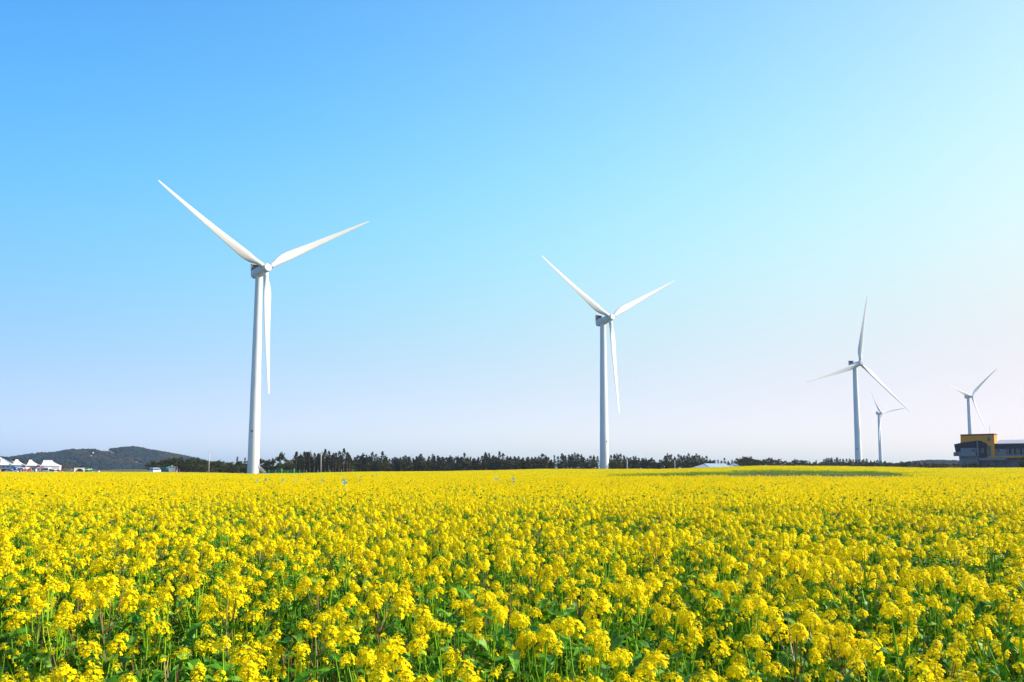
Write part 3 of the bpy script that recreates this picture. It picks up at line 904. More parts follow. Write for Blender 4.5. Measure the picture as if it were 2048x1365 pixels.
reg('cedar2', conifer, ['needle_dark', 'needle_brown'], 4, 10, 4.8, .30, .7, 3)
reg('spire', conifer, ['needle_dark', 'needle_brown'], 2, 10, 2.6, .1, .9, 1)
reg('pine', pine, ['needle_green', 'needle_brown'], 4, 6, 6.5, .1, 1.2)
reg('bush', pine, ['needle_green', 'needle_dark'], 3, 4, 6.5, .02, 1.2)
reg('open_pine', pine, ['needle_green', 'needle_brown'], 2, 9, 6.5, .25, .9)
reg('brown_bush', pine, ['dry_brush', 'needle_brown'], 2, 3, 5, .02, 1.0)
reg('fill', conifer, ['needle_dark', 'needle_brown'], 4, 10, 5.6, .03, 2.0, 2)
HT = {'fill': 10, 'cedar': 10, 'cedar2': 10, 'spire': 10, 'pine': 6.3, 'bush': 4.2, 'open_pine': 9.2, 'brown_bush': 3.2}
KINDNAME = {'fill': 'cedar_tree', 'cedar': 'cedar_tree', 'cedar2': 'cedar_tree', 'spire': 'cypress_tree', 'pine': 'pine_tree', 'bush': 'bush', 'open_pine': 'pine_tree', 'brown_bush': 'bush'}
KINDCAT = {'fill': 'tree', 'cedar': 'tree', 'cedar2': 'tree', 'spire': 'tree', 'pine': 'tree', 'bush': 'bush', 'open_pine': 'tree', 'brown_bush': 'bush'}
def tree(px, py, D, kind, label, group, wide=1.0, base=None):
    top = at(px, py, D)
    gz = ground_z(top.x, D) - .1 if base is None else base
    s = (top.z - gz) / HT[kind]
    T = thing(KINDNAME[kind], (top.x, D, gz), label, KINDCAT[kind], group, R.uniform(0, 6.28))
    w = s ** .5 if s > 1 else s ** .8
    w *= wide * R.uniform(.9, 1.12)
    T.scale = (w, w, s)
    t, c = R.choice(TREES[kind])
    part('trunk', t, T); part('crown', c, T)
    return T
def tree_row(lst, D, label, group, kinds, jitter=8, wide=1.0, uniq={}):
    for i, (px, py) in enumerate(lst):
        k = kinds[i % len(kinds)] if isinstance(kinds, (list, tuple)) else kinds
        lb = uniq.get(px)
        if lb: k = lb[1]
        tree(px, py, D + R.uniform(-jitter, jitter), k, lb[0] if lb else label, None if lb else group, wide)
# low pine wood left of the first turbine
tree_row([(303, 920), (318, 923), (327, 920), (335, 918.5), (344, 918), (353, 917), (364, 919), (375, 918), (386, 917), (395, 918), (404, 920.5), (413, 921), (423, 922), (432, 921), (441, 924), (449, 926), (457, 924), (467, 925), (482, 922), (499, 920)], 345,
         'low brownish-green pine left of the largest turbine', 'low pines left of the largest turbine', ['pine', 'pine', 'bush'], 12, 1.0,
         {303: ('brownish pine at the open left end of the low wood', 'pine')})
tree_row([(310, 931), (322, 929), (340, 928), (358, 927), (372, 928), (390, 930), (408, 930), (428, 932), (446, 932), (462, 932), (478, 931), (493, 930)], 330,
         'small shaded front pine left of the largest turbine', 'small front pines left of the largest turbine', ['bush', 'pine'], 5, 1.0)
tree(475, 914, 352, 'spire', 'small dark spire-shaped conifer standing above the low wood left of the largest turbine', None, .8)
tree(490, 916, 352, 'spire', 'narrow dark conifer touching the left edge of the largest turbine tower', None, .8)
# pines between the first turbine and the dark windbreak
tree_row([(520, 918), (531, 917.5), (546, 919), (577, 917)], 335, 'spiky green pine right of the largest turbine', 'spiky pines right of the largest turbine', ['open_pine', 'pine'], 4, .95)
tree(562, 908, 330, 'open_pine', 'tall open-branched pine behind the green gate', None, 1.0)
tree_row([(526, 930), (541, 929), (555, 927), (568, 926), (582, 925)], 322, 'low green pine behind the green fence', 'low pines behind the green fence', ['pine', 'bush'], 3, .9)
# tall dark trees
TALL = [(593, 904), (602, 908), (609, 904), (614, 904.5), (621, 903), (629, 907), (637, 907), (644, 904), (651, 899), (658, 903), (667, 906), (672, 906), (679, 903), (688, 897.5), (695, 905), (700, 912)]
tree_row(TALL, 338, 'tall dark cedar in the highest block of trees', 'tall dark cedars right of the green gate', ['cedar', 'cedar2', 'cedar'], 7, .95,
         {593: ('tall dark cedar at the left end of the highest block of trees', 'cedar'), 688: ('highest dark cedar of the whole tree line', 'cedar')})
tree_row([(p + R.uniform(-4, 4), 911 + R.uniform(-3, 3)) for p in range(590, 704, 8)], 352, 'shaded cedar behind the highest block of trees', 'second rank cedars behind the highest block', 'fill', 5, 1.25)
MIDR = [(708, 920), (716, 911), (722, 914), (727, 906.5), (733, 910), (738, 911), (745, 905), (752, 909), (758, 913), (765, 903.5), (772, 911), (779, 918), (785, 917), (793, 916), (801, 920), (806, 914), (811, 911), (819, 914), (826, 916), (833, 914),
        (842, 908), (849, 916), (858, 913), (866, 909), (869, 913), (876, 911), (884, 915), (893, 915), (901, 911), (908, 916), (916, 912), (922, 914), (929, 907), (935, 914), (941, 914), (949, 917), (957, 915), (964, 912), (971, 904.5), (978, 907), (987, 911), (992, 914)]
tree_row(MIDR, 372, 'dark cedar of the long windbreak between two turbines', 'cedars of the windbreak between the first two turbines', ['cedar2', 'cedar', 'cedar', 'cedar2', 'spire'], 9, 1.05,
         {765: ('sharp-topped dark cedar just left of the dip in the windbreak', 'cedar')})
tree_row([(p + R.uniform(-5, 5), 923 + R.uniform(-3, 3)) for p in range(706, 1000, 13)], 355, 'lower green-brown tree along the front of the windbreak', 'lower trees in front of the windbreak', ['pine', 'fill', 'pine'], 4, 1.15)
tree_row([(p + R.uniform(-4, 4), 916 + R.uniform(-2, 3)) for p in range(706, 1000, 10)], 392, 'shaded cedar in the rear rank of the long windbreak', 'rear rank cedars of the long windbreak', 'fill', 5, 1.3)
tree_row([(999, 903.5), (1006, 907)], 372, 'sharp dark cedar of a pair in the middle windbreak', 'pair of sharp cedars', 'cedar', 2, .9)
DEN = [(1014, 912), (1021, 914), (1029, 913), (1037, 913), (1046, 915), (1056, 914), (1064, 915), (1071, 914.5), (1078, 912), (1085, 908), (1091, 911), (1097, 915), (1101, 922)]
tree_row(DEN, 366, 'dense dark cedar left of the gap before the second turbine', 'dense cedars left of the gap', ['cedar2', 'cedar'], 6, 1.1)
tree_row([(p + R.uniform(-4, 4), 918 + R.uniform(-3, 2)) for p in range(984, 1102, 9)], 352, 'round green pine at the windbreak foot left of the gap', 'green pines left of the gap', ['pine', 'fill', 'pine'], 4, 1.2)
tree(1109, 911, 372, 'spire', 'lone narrow cypress just right of the gap in the trees', None, .9)
R3 = [(1116, 913), (1124, 907), (1131, 912), (1138, 909), (1144, 909), (1150, 906.5), (1156, 908), (1162, 909), (1168, 915), (1175, 917), (1181, 912), (1188, 910.5), (1195, 913)]
tree_row(R3, 398, 'brownish cedar between the gap and the second turbine', 'cedars left of the second turbine', ['cedar', 'cedar2'], 6, 1.0)
tree_row([(1122, 923), (1136, 924), (1150, 921), (1161, 922), (1174, 925), (1186, 924)], 372, 'low green pine left of the second turbine', 'low pines left of the second turbine', ['fill', 'pine'], 3, 1.3)
R4 = [(1205, 911), (1215, 911), (1222, 911), (1229, 911), (1234, 907.5), (1241, 908), (1248, 911), (1254, 914), (1261, 915), (1267, 913), (1272, 912.5), (1278, 916), (1284, 916.5), (1291, 916), (1297, 920)]
tree_row(R4, 402, 'brown-green cedar right of the second turbine', 'cedars right of the second turbine', ['cedar', 'cedar2', 'cedar'], 6, 1.0)
tree(1303, 916, 398, 'spire', 'pointed spire-like cedar before the low gap right of the second turbine', None, 1.3)
tree(1226, 923, 355, 'pine', 'round green pine at the right foot of the second turbine', None, 1.0)
tree(1238, 924, 356, 'pine', 'second round green pine right of the foot of the second turbine', None, 1.0)
tree_row([(p, 921 + R.uniform(-3, 2)) for p in range(1208, 1312, 10)], 384, 'low brownish pine under the cedars right of the second turbine', 'low pines right of the second turbine', ['fill', 'pine'], 4, 1.15)
tree_row([(1311, 926), (1319, 924), (1325, 921)], 385, 'low dark bush in the dip left of the round pine clump', 'dark bushes in the dip', ['bush', 'pine'], 3, .9)
R5 = [(1330, 912), (1335, 907.5), (1342, 909), (1350, 913), (1357, 909), (1362, 911), (1368, 911), (1373, 912), (1377, 907.5), (1384, 911), (1389, 912), (1393, 908), (1399, 912), (1405, 914), (1413, 912.5), (1420, 919)]
tree_row(R5, 405, 'dark cedar in the block left of the big shed', 'cedars left of the sheds', ['cedar', 'cedar2'], 6, .95)
tree_row([(1338, 919), (1333, 923), (1345, 922)], 375, 'dark green pine left of the cedar block by the shed', 'pines left of the cedar block', ['pine', 'pine'], 3, 1.0)
tree_row([(p, 921 + R.uniform(-3, 3)) for p in range(1352, 1425, 10)], 390, 'shaded lower tree under the cedars left of the sheds', 'lower trees left of the sheds', ['fill', 'pine'], 4, 1.2)
R6 = [(1428, 921), (1436, 920), (1443, 921), (1449, 916.5), (1456, 922), (1464, 920), (1470, 922)]
tree_row(R6, 420, 'small dark tree showing over the roof of the big shed', 'small trees over the big shed', ['cedar2', 'cedar'], 5, .95)
R7 = [(1481, 916), (1487, 915), (1494, 914.5), (1500, 917), (1507, 917), (1513, 919), (1520, 921)]
tree_row(R7, 350, 'dense round green pine between the two smaller shed roofs', 'round pines between the shed roofs', ['pine', 'pine', 'bush'], 4, 1.1)
tree_row([(1484, 923), (1496, 922), (1508, 924)], 332, 'low bushy pine in front of the sheds', 'low bushy pines in front of the sheds', ['bush', 'pine'], 2, 1.2)
R8 = [(1528, 920), (1536, 916.5), (1543, 915.5), (1550, 918), (1557, 921), (1565, 921), (1573, 924), (1580, 924), (1588, 920.5), (1596, 919.5), (1604, 920), (1611, 921), (1619, 923), (1626, 924), (1632, 921), (1643, 926)]
tree_row(R8, 405, 'low dark green tree between sheds and third turbine', 'low trees left of the third turbine', ['cedar2', 'pine'], 6, 1.1, {1632: ('small pointed conifer left of the third turbine', 'spire')})
tree_row([(p, 927 + R.uniform(-2, 2)) for p in range(1528, 1648, 12)], 385, 'shaded bush below the low trees left of third turbine', 'bushes left of the third turbine', ['bush', 'pine'], 4, 1.3)
R9 = [(1648, 919), (1653, 916.5), (1658, 916), (1663, 915.5), (1669, 919), (1674, 914.5), (1680, 918), (1686, 918), (1693, 918), (1699, 917), (1706, 919), (1712, 919), (1718, 919), (1727, 918.5), (1733, 918), (1741, 921), (1749, 922), (1755, 920), (1762, 922), (1770, 922), (1779, 925)]
tree_row(R9, 440, 'dark conifer around the foot of the third turbine', 'dark conifers around the foot of the third turbine', ['cedar', 'cedar2'], 8, 1.0)
tree_row([(p, 924 + R.uniform(-2, 3)) for p in range(1648, 1790, 11)], 415, 'dark green bush in front of the third turbine', 'bushes in front of the third turbine', ['bush', 'pine'], 5, 1.3)
tree_row([(p, 927 + R.uniform(-3, 3)) for p in range(1790, 1912, 11)], 300, 'tan and grey-green scrub bush left of the orange building', 'scrub bushes left of the orange building', ['brown_bush', 'brown_bush', 'bush'], 8, 1.2)
tree(1930, 929, 236, 'brown_bush', 'tan bush at the left foot of the orange building', None, .8)
tree(1947, 927, 234, 'bush', 'dark green bush under the two small windows of the building', None, .8)
tree(1959, 930, 236, 'brown_bush', 'small tan bush right of the dark bush by the building', None, .5)
tree(2052, 914, 228, 'pine', 'dark tree cut by the right edge of the photograph', None, 1.0)

ORD = ['leftmost', 'second', 'third', 'fourth', 'fifth', 'sixth', 'seventh', 'eighth', 'ninth', 'tenth', 'eleventh', 'twelfth', 'thirteenth', 'fourteenth', 'fifteenth', 'sixteenth',
       'seventeenth', 'eighteenth', 'nineteenth', 'twentieth', 'twenty-first', 'twenty-second', 'twenty-third', 'twenty-fourth', 'twenty-fifth', 'twenty-sixth', 'twenty-seventh', 'twenty-eighth', 'twenty-ninth', 'thirtieth'] + ['thirty-' + w for w in ('first', 'second', 'third', 'fourth', 'fifth', 'sixth', 'seventh', 'eighth', 'ninth')] + ['fortieth', 'forty-first', 'forty-second', 'forty-third', 'forty-fourth']
GR = {}
for o in C.objects:
    if o.type == 'EMPTY' and o.parent is None and o.get('category') in ('tree', 'bush') and o.get('group'): GR.setdefault(o['group'], []).append(o)
for g, L_ in GR.items():
    L_.sort(key=lambda o: o.location.x / o.location.y)
    for i, o in enumerate(L_):
        w = o['label'].split()
        last = i == len(L_) - 1
        o['label'] = ' '.join(['rightmost' if last else (ORD[i] if i == 0 else ORD[i] + ' from left,')] + w)

# ============================================================ BUILDING AT THE RIGHT
BD = 246.0
P0 = at(1905, HOR, BD); P0.z = 0
vaz = math.atan2(P0.x, P0.y)
rot = vaz + rad(13)                         # facade turned a little to the left of the camera
tv = Vector((math.cos(rot), -math.sin(rot), 0)); nv = Vector((-tv.y, tv.x, 0))   # nv points away from the camera
BZ = CAMZ - 3.2 * BD / F
bld = thing('office_building', (P0.x, P0.y, BZ), 'three-storey grey and navy building with an orange upper block at the right edge', 'building', None, -rot)
def fac(px, py, d=0.0):
    """pixel -> (x along facade, z) on the vertical plane d metres in front of the facade line"""
    r = ray(px, py); o = Vector((0, 0, CAMZ)); q = P0 - nv * d
    k = (q - o).dot(nv) / r.dot(nv)
    p = o + r * k - q
    return p.dot(tv), p.z - BZ
def fbox(name, px0, py0, px1, py1, front, back, mt, parent=None, bottom=None, label=None):
    x0, z1 = fac(px0, py0, front); x1, z0 = fac(px1, py1, front)
    if bottom is not None: z0 = bottom
    b = MB(); b.box((x0, -front, z0), (x1, -back, z1))
    o = b.build(name, mt, parent or bld)
    if label: o['label'] = label
    return o
def fpoly(name, pts, front, back, mt):
    poly = [fac(a, b_, front) for a, b_ in pts]
    b = MB(); b.prism(poly, -front, -back); o = b.build(name, mt, bld); return fix_normals(o)
def fwin(px0, py0, px1, py1, front, parent=None):
    x0, z1 = fac(px0, py0, front); x1, z0 = fac(px1, py1, front)
    w = .11
    f = MB()
    for a in (((x0, z0), (x1, z0 + w)), ((x0, z1 - w), (x1, z1)), ((x0, z0 + w), (x0 + w, z1 - w)), ((x1 - w, z0 + w), (x1, z1 - w))):
        f.box((a[0][0], -front - .08, a[0][1]), (a[1][0], -front + .02, a[1][1]))
    if (z1 - z0) > 1.6: f.box((x0 + w, -front - .06, (z0 + z1) / 2 - .04), (x1 - w, -front + .02, (z0 + z1) / 2 + .04))
    o = f.build('window', 'frame_pale', bld)
    g = MB(); g.box((x0 + w, -front - .03, z0 + w), (x1 - w, -front + .01, z1 - w)); g.build('pane', 'glass_dark', o)
fbox('main_body', 1959, 889, 2075, 940, 0, -9, 'concrete', bottom=-.5)
fpoly('orange_wall', [(1974, 914.6), (1990, 914.6), (1988, 870), (1921, 870), (1921, 888), (1972, 888)], .9, -3.2, 'orange_clad')
fbox('roof_edge', 1920.6, 869.3, 1988.3, 870.4, 1.0, -3.3, 'dark_red')
fpoly('navy_wall', [(1912.6, 912), (1958, 916), (1974, 916), (1973.5, 889), (1971.5, 887), (1960, 881.8), (1953, 881.8), (1922, 886), (1908, 889)], 1.5, -2.4, 'navy_clad')
fbox('terrace', 1906.8, 905, 1918, 912.6, 1.9, .4, 'concrete')
fbox('lower_wall', 1918, 912.6, 1958, 940, 1.7, -2, 'concrete_light', bottom=-.5)
fbox('upper_wall', 1921, 897, 1957.8, 905, 1.75, -1.5, 'concrete_light')
fbox('balcony', 1917, 904, 1951.5, 913, 3.2, 1.6, 'concrete_light')
fbox('wall_pier', 1953.2, 897, 1958, 913, 1.95, 1.4, 'concrete_light')
fbox('fin', 1953, 881, 1955, 908.5, 3.0, 1.5, 'concrete_light', label='thin pale upright fin')
fbox('canopy', 1957.5, 916, 2011, 921, 3.2, 0, 'concrete_light')
fbox('orange_band', 1974.5, 913.2, 2075, 915.6, 1.2, -.5, 'orange_clad')
# right wing
x0, zr = fac(1989.2, 888.3, .8); x1, _ = fac(2075, 888, .8); _, zt = fac(1993, 881.4, -7)
b = MB(); b.loft([[(x0, -.8, zr), (x1, -.8, zr), (x1, -.8, zr + .12), (x0, -.8, zr + .12)], [(x0, 7, zt), (x1, 7, zt), (x1, 7, zt + .12), (x0, 7, zt + .12)]]); fix_normals(b.build('wing_roof', 'roof_light', bld))
fbox('fascia', 1989.5, 888.5, 2075, 897.2, .62, -6.8, 'navy_clad')
fbox('wing_wall', 1990.3, 897.2, 2075, 913.2, .42, -6.7, 'concrete_light')
for a in (2017.3, 2028.2, 2039.5, 2051):
    fbox('wall_panel', a, 897.4, a + 4.8, 909.5, .50, .40, 'navy_clad')
for a, c in ((2011.2, 2017), (2022.2, 2028), (2033.4, 2039.2), (2044.6, 2050.6), (2055.8, 2062)): fwin(a, 897.4, c, 909.5, .44)
fwin(1993, 898, 2001, 905.3, .44)
fwin(1974.8, 874.6, 1981.3, 882.2, .92); fwin(1975.3, 892, 1983, 913, .92)
fwin(1961.5, 897.3, 1967.7, 906.5, 1.52); fwin(1942.8, 899, 1950, 904.3, 1.77)
fwin(1926, 924, 1933, 928.6, 1.72); fwin(1940, 924, 1947.2, 928.6, 1.72)
fwin(2019.5, 926.5, 2035.5, 931, .03); fwin(1972.5, 922.3, 1990, 934, .03)
fbox('air_unit', 2022, 916.3, 2028.5, 919, .7, 0, 'frame_pale')
d = fbox('entrance', 1995.5, 922, 2006.5, 940, .9, 0, 'frame_pale', bottom=0)
x0, z1 = fac(1997.5, 925, .93); x1, _ = fac(2001, 925, .93)
b = MB(); b.box((x0, -.98, .1), (x1, -.9, z1)); b.build('door', 'glass_dark', d)
x0, z1 = fac(2001.6, 925, .93); x1, _ = fac(2005, 925, .93)
b = MB(); b.box((x0, -.98, .1), (x1, -.9, z1)); b.build('door', 'glass_dark', d)
x0, z0 = fac(1980, 870, -1.5)
b = MB(); b.tube([(x0, 1.5, z0 - .2), (x0, 1.5, z0 + 2.8)], .04, 5); b.build('antenna', 'grey_metal', bld)

# ============================================================ SHEDS
def shed(pl, pr_, pr0, pr1, y_e, y_r, D, label, depth=24):
    a = at(pl, y_e, D); b_ = at(pr_, y_e, D); ra = at(pr0, y_r, D + depth * .5); rb = at(pr1, y_r, D + depth * .5)
    gz = ground_z(a.x, D) - .3
    T = thing('shed', ((a.x + b_.x) / 2, D, gz), label, 'building')
    o = Vector(T.location)
    A, B, RA, RB = a - o, b_ - o, ra - o, rb - o
    W = MB()
    A2 = Vector((A.x + .08 * (RA.x - A.x), A.y + depth, A.z)); B2 = Vector((B.x, B.y + depth, B.z))
    for q in ((A, B), (B, B2), (B2, A2), (A2, A)): W.face([(q[0].x, q[0].y, 0), (q[1].x, q[1].y, 0), q[1], q[0]])
    W.build('wall', 'shed_wall', T)
    off = Vector((0, 0, .05))
    Rf = MB(); up = Vector((0, 0, .15))
    Rf.loft([[A + off, B + off, B + off + up, A + off + up], [RA, RB, RB + up, RA + up]]); Rf.loft([[RA, RB, RB + up, RA + up], [A2 + off, B2 + off, B2 + off + up, A2 + off + up]])
    fix_normals(Rf.build('roof', 'shed_roof', T))
    gl = RA.lerp(A, .0); G = MB(); G.face([A + off * .5 + Vector((-.05, 0, 0)), A2 + off * .5 + Vector((-.05, 0, 0)), RA]); G.build('gable', 'shed_wall', T)
    # standing seams of the roof
    for k in range(1, 7):
        t = k / 7; p = (A + off + up).lerp(B + off + up, t); q = (RA + up).lerp(RB + up, t); s = MB(); s.tube([p, q], .07, 4); s.build('roof_seam', 'shed_roof', T)
def gable_shed(pl, pr_, pr0, pr1, y_e, y_r, D, label):
    """long shed: gable end turned to the left, roof slope facing the camera"""
    shed(pl, pr_, pr0, pr1, y_e, y_r, D, label)
gable_shed(1421, 1466, 1408, 1447, 936, 928.0, 300, 'largest pale metal shed roof showing above the field')
gl = MB()
def extra_gable(p0, p1, ap, D, label):
    a, b_, c = at(*p0, D), at(*p1, D), at(*ap, D + 12)
    T = bpy.data.objects['shed'] if label == 0 else bpy.data.objects['shed.001']
    o = Vector(T.location); g = MB(); th = Vector((0, .12, 0))
    A, B, Cc = a - o, b_ - o, c - o
    lo = Vector((0, 0, -2.2))
    g.loft([[A + lo, B + lo, B, Cc, A], [A + lo + th, B + lo + th, B + th, Cc + th, A + th]]); fix_normals(g.build('gable_wall', 'shed_wall', T))
extra_gable((1386, 935), (1424, 935.5), (1408, 928.6), 300, 0)
gable_shed(1474, 1500, 1466, 1484, 934, 927.2, 330, 'smaller pale shed half hidden behind the round pines')
extra_gable((1456, 933.5), (1480, 934), (1466, 927.8), 330, 1)
gable_shed(1512, 1537, 1516, 1529, 935, 928.2, 340, 'small white shed roof right of the round pines')

# ============================================================ POLES
def pole(px, pt, D, label, mt='pole_concrete', r=.16, arms=False):
    top = at(px, pt, D); gz = ground_z(top.x, D) - .1
    T = thing('utility_pole', (top.x, D, gz), label, 'pole')
    b = MB(); b.tube([(0, 0, 0), (0, 0, top.z - gz)], [r * 1.25, r * .8], 8); b.build('pole_shaft', mt, T, True)
    return T, top.z - gz
T, h = pole(419, 902, 300, 'pale concrete utility pole in front of the low wood left of the largest turbine')
b = MB(); b.box((-.45, -.06, h - .5), (.45, .06, h - .38)); b.build('cross_arm', 'grey_metal', T)
T, h = pole(642.5, 904, 305, 'pale utility pole in front of the tall dark cedars')
b = MB(); b.box((-.45, -.06, h - .6), (.45, .06, h - .48)); b.build('cross_arm', 'grey_metal', T)
T, h = pole(824, 908.5, 362, 'utility pole top rising out of the middle of the windbreak')
b = MB(); b.box((-.5, -.06, h - .6), (.5, .06, h - .48)); b.build('cross_arm', 'grey_metal', T)
T, h = pole(1254, 920.5, 330, 'short pale pole right of the second turbine', r=.2)
b = MB(); b.box((-.5, -.06, h - .4), (.5, .06, h - .28)); b.build('cross_arm', 'grey_metal', T)
T, h = pole(1349.5, 921, 325, 'short pale pole in front of the cedar block left of the sheds', r=.16)
b = MB(); b.box((-.4, -.06, h - .4), (.4, .06, h - .28)); b.build('cross_arm', 'grey_metal', T)
# lamp mast by the stalls
top = at(184.5, 896.5, 285); gz = ground_z(top.x, 285)
T = thing('lamp_mast', (top.x, 285, gz), 'tall thin black lamp mast right of the white food stall', 'lamp post')
H = top.z - gz
b = MB(); b.tube([(0, 0, 0), (0, 0, H)], [.16, .08], 8); b.build('mast', 'pole_black', T, True)
for z, x in ((H * .80, .3), (H * .68, -.25)):
    b = MB(); b.tube([(0, 0, z), (x, 0, z + .1)], .04, 4); b.box((x - .22, -.2, z - .05), (x + .22, .2, z + .3)); b.build('floodlight', 'c_white', T)
b = MB(); b.box((-.22, -.2, H * .14), (.22, .2, H * .20)); b.build('control_box', 'c_cyan', T)

# ============================================================ GREEN FENCE AND GATE
FD = 300.0
fx = lambda px: at(px, HOR, FD).x
pg = [538, 552, 563.3, 588.6, 599, 613, 636, 660, 683, 706]
zf = lambda x: ground_z(x, FD)
T = thing('green_fence', (fx(563), FD, zf(fx(563))), 'bright green wire fence with a wide gate right of the largest turbine', 'fence')
o0 = Vector(T.location)
for k, p in enumerate(pg):
    x = fx(p); big = k in (2, 3); h = at(p, {2: 938, 3: 938}.get(k, 940.5 if k < 5 else 941.5 - (k - 5) * .6), FD).z - zf(x)
    b = MB(); w = .16 if big else .09
    b.box((x - o0.x - w, -w, zf(x) - o0.z - .1), (x - o0.x + w, w, zf(x) - o0.z + h)); b.box((x - o0.x - w * 1.2, -w * 1.2, zf(x) - o0.z + h), (x - o0.x + w * 1.2, w * 1.2, zf(x) - o0.z + h + .06))
    b.build('fence_post', 'green_paint', T)
ztop = at(576, 940.7, FD).z - o0.z
for k in range(len(pg) - 1):
    if k == 2: continue
    xa, xb = fx(pg[k]) - o0.x + .12, fx(pg[k + 1]) - o0.x - .12
    b = MB(); n = 12
    h = ztop - .15 - (.5 if k > 4 else 0)
    for i in range(n + 1):
        x = xa + (xb - xa) * i / n; b.box((x - .015, -.015, .05), (x + .015, .015, h))
    for i in range(8):
        z = .1 + (h - .1) * i / 7; b.box((xa, -.02, z - .015), (xb, .02, z + .015))
    o = b.build('wire_panel', 'mesh_green', T); o['kind'] = 'stuff'
xa, xb = fx(564.6) - o0.x, fx(587.5) - o0.x
for i in range(2):
    x0 = xa + (xb - xa) * i / 2 + .04; x1 = xa + (xb - xa) * (i + 1) / 2 - .04
    b = MB()
    for z in (.15, ztop * .55, ztop - .1): b.box((x0, -.05, z - .05), (x1, .05, z + .05))
    for k in range(3):
        x = x0 + .05 + (x1 - x0 - .1) * k / 2; b.box((x - .05, -.045, .2), (x + .05, .045, ztop - .15))
    b.build('gate_leaf', 'green_paint', T)

# ============================================================ TENTS
def tent(pxl, pxr, pa, pb, y_eave, y_top, y_bot, D, label, solid=False):
    a = at(pxl, y_eave, D); b_ = at(pxr, y_eave, D); tl = at(pa, y_top, D + 2); tr2 = at(pb, y_top, D + 2)
    gz = at(pxl, y_bot, D).z - .6
    cx = (a.x + b_.x) / 2
    T = thing('marquee_tent', (cx, D, gz), label, 'tent', None, rad(26))
    hw = (b_.x - a.x) / 2 * .88; ze = a.z - gz; zt = tl.z - gz; dp = min(hw * 2, 6)
    ta, tb = (tl.x - cx) * .88, (tr2.x - cx) * .88
    rings = []
    n = 9
    for i in range(n):
        t = i / (n - 1); k = (1 - t) ** 1.75           # concave sweep up to the peak
        z = ze + (zt - ze) * t
        xa = ta + (-hw - ta) * k; xb = tb + (hw - tb) * k
        yc = dp / 2; yd = .25 + (dp / 2 - .25) * k
        rings.append([(xa, yc - yd, z), ((xa + xb) / 2, yc - yd, z), (xb, yc - yd, z), (xb, yc, z), (xb, yc + yd, z), ((xa + xb) / 2, yc + yd, z), (xa, yc + yd, z), (xa, yc, z)])
    b = MB(); b.loft(rings); r = b.build('roof', 'tent_cloth', T); autosmooth(r, 50)
    b = MB(); b.box((-hw, 0, ze - .35), (hw, .04, ze)); b.box((-hw, dp - .04, ze - .35), (hw, dp, ze)); b.box((-hw, .05, ze - .35), (-hw + .04, dp - .05, ze)); b.box((hw - .04, .05, ze - .35), (hw, dp - .05, ze)); b.build('valance', 'tent_cloth', T)
    for sx in (-1, 1):
        for yy in (.1, dp - .1):
            b = MB(); b.tube([(sx * (hw - .12), yy, 0), (sx * (hw - .12), yy, ze - .3)], .07, 6); b.build('leg', 'c_white', T)
    w = MB()
    if solid:
        w.box((-hw + .06, .10, 0), (hw - .06, .14, ze - .3)); w.box((hw - .1, .15, 0), (hw - .06, dp - .1, ze - .3))
    w.box((-hw + .1, dp - .2, 0), (hw - .1, dp - .16, ze - .3))
    w.build('side_wall', 'tent_cloth' if solid else 'c_cream', T)
    b = MB(); b.tube([(ta * .5 + tb * .5, dp / 2, zt - .05), (ta * .5 + tb * .5, dp / 2, zt + .3)], .05, 5); b.build('finial', 'c_slate', T)
tent(-1, 22, 8.5, 13.5, 930, 919.2, 944, 292, 'peaked white marquee tent at the left edge, first of four')
tent(23.5, 50, 36, 41, 931, 919, 944, 292, 'peaked white marquee tent second from the left edge')
tent(53, 78.5, 63.5, 69, 931, 920, 944, 292, 'peaked white marquee tent third from the left edge')
tent(82, 119.5, 92, 109, 931.5, 920.8, 944, 292, 'largest white tent, long flat ridge and closed white walls', True)
# low glazed hall under the first two tents and the truss roof at the frame edge
a = at(-25, 944, 286); b_ = at(29, 944, 286); gz = a.z - .8; z1 = at(0, 931.3, 286).z; z0 = at(0, 937.3, 286).z
T = thing('glazed_cabin', (b_.x, 286, gz), 'low white cabin with a row of pale windows under the left tents', 'building')
w = b_.x - a.x
b = MB(); b.box((-w, .1, 0), (0, 3.5, z0 - gz)); b.build('base_wall', 'c_slate', T)
b = MB(); b.box((-w, .1, z0 - gz + .02), (0, 3.5, z1 - gz)); b.build('wall', 'c_paleblue', T)
b = MB(); b.box((-w - .2, -.1, z1 - gz), (.2, 3.7, z1 - gz + .18)); b.build('roof', 'c_white', T)
b = MB(); b.box((-w, -.02, z0 - gz - .1), (.1, .09, z0 - gz + .1)); b.build('sill_rail', 'c_white', T)
for k in range(6):
    x = -w + (k + .06) * w / 6; f = MB(); x1_ = x + w / 6 * .88; za, zb = z0 - gz + .12, z1 - gz - .1
    for q in (((x, za), (x1_, za + .08)), ((x, zb - .08), (x1_, zb)), ((x, za + .08), (x + .08, zb - .08)), ((x1_ - .08, za + .08), (x1_, zb - .08))): f.box((q[0][0], 0, q[0][1]), (q[1][0], .09, q[1][1]))
    o = f.build('window', 'c_white', T); g = MB(); g.box((x + .08, .05, za + .08), (x1_ - .08, .095, zb - .08)); g.build('pane', 'c_grey', o)
a = at(-30, 895, 320); b_ = at(8, 923, 320); gz = ground_z(a.x, 320)
T = thing('truss_roof_hall', (a.x, 320, gz), 'pale sloping roof beams of a hall cut by the left edge', 'building')
o0 = Vector(T.location)
for dz in (0, -1.7):
    b = MB(); p, q = a - o0 + Vector((0, 0, dz)), b_ - o0 + Vector((0, 0, dz * .9)); b.tube([p, q], .32, 4); b.build('roof_beam', 'c_cream', T)
b = MB()
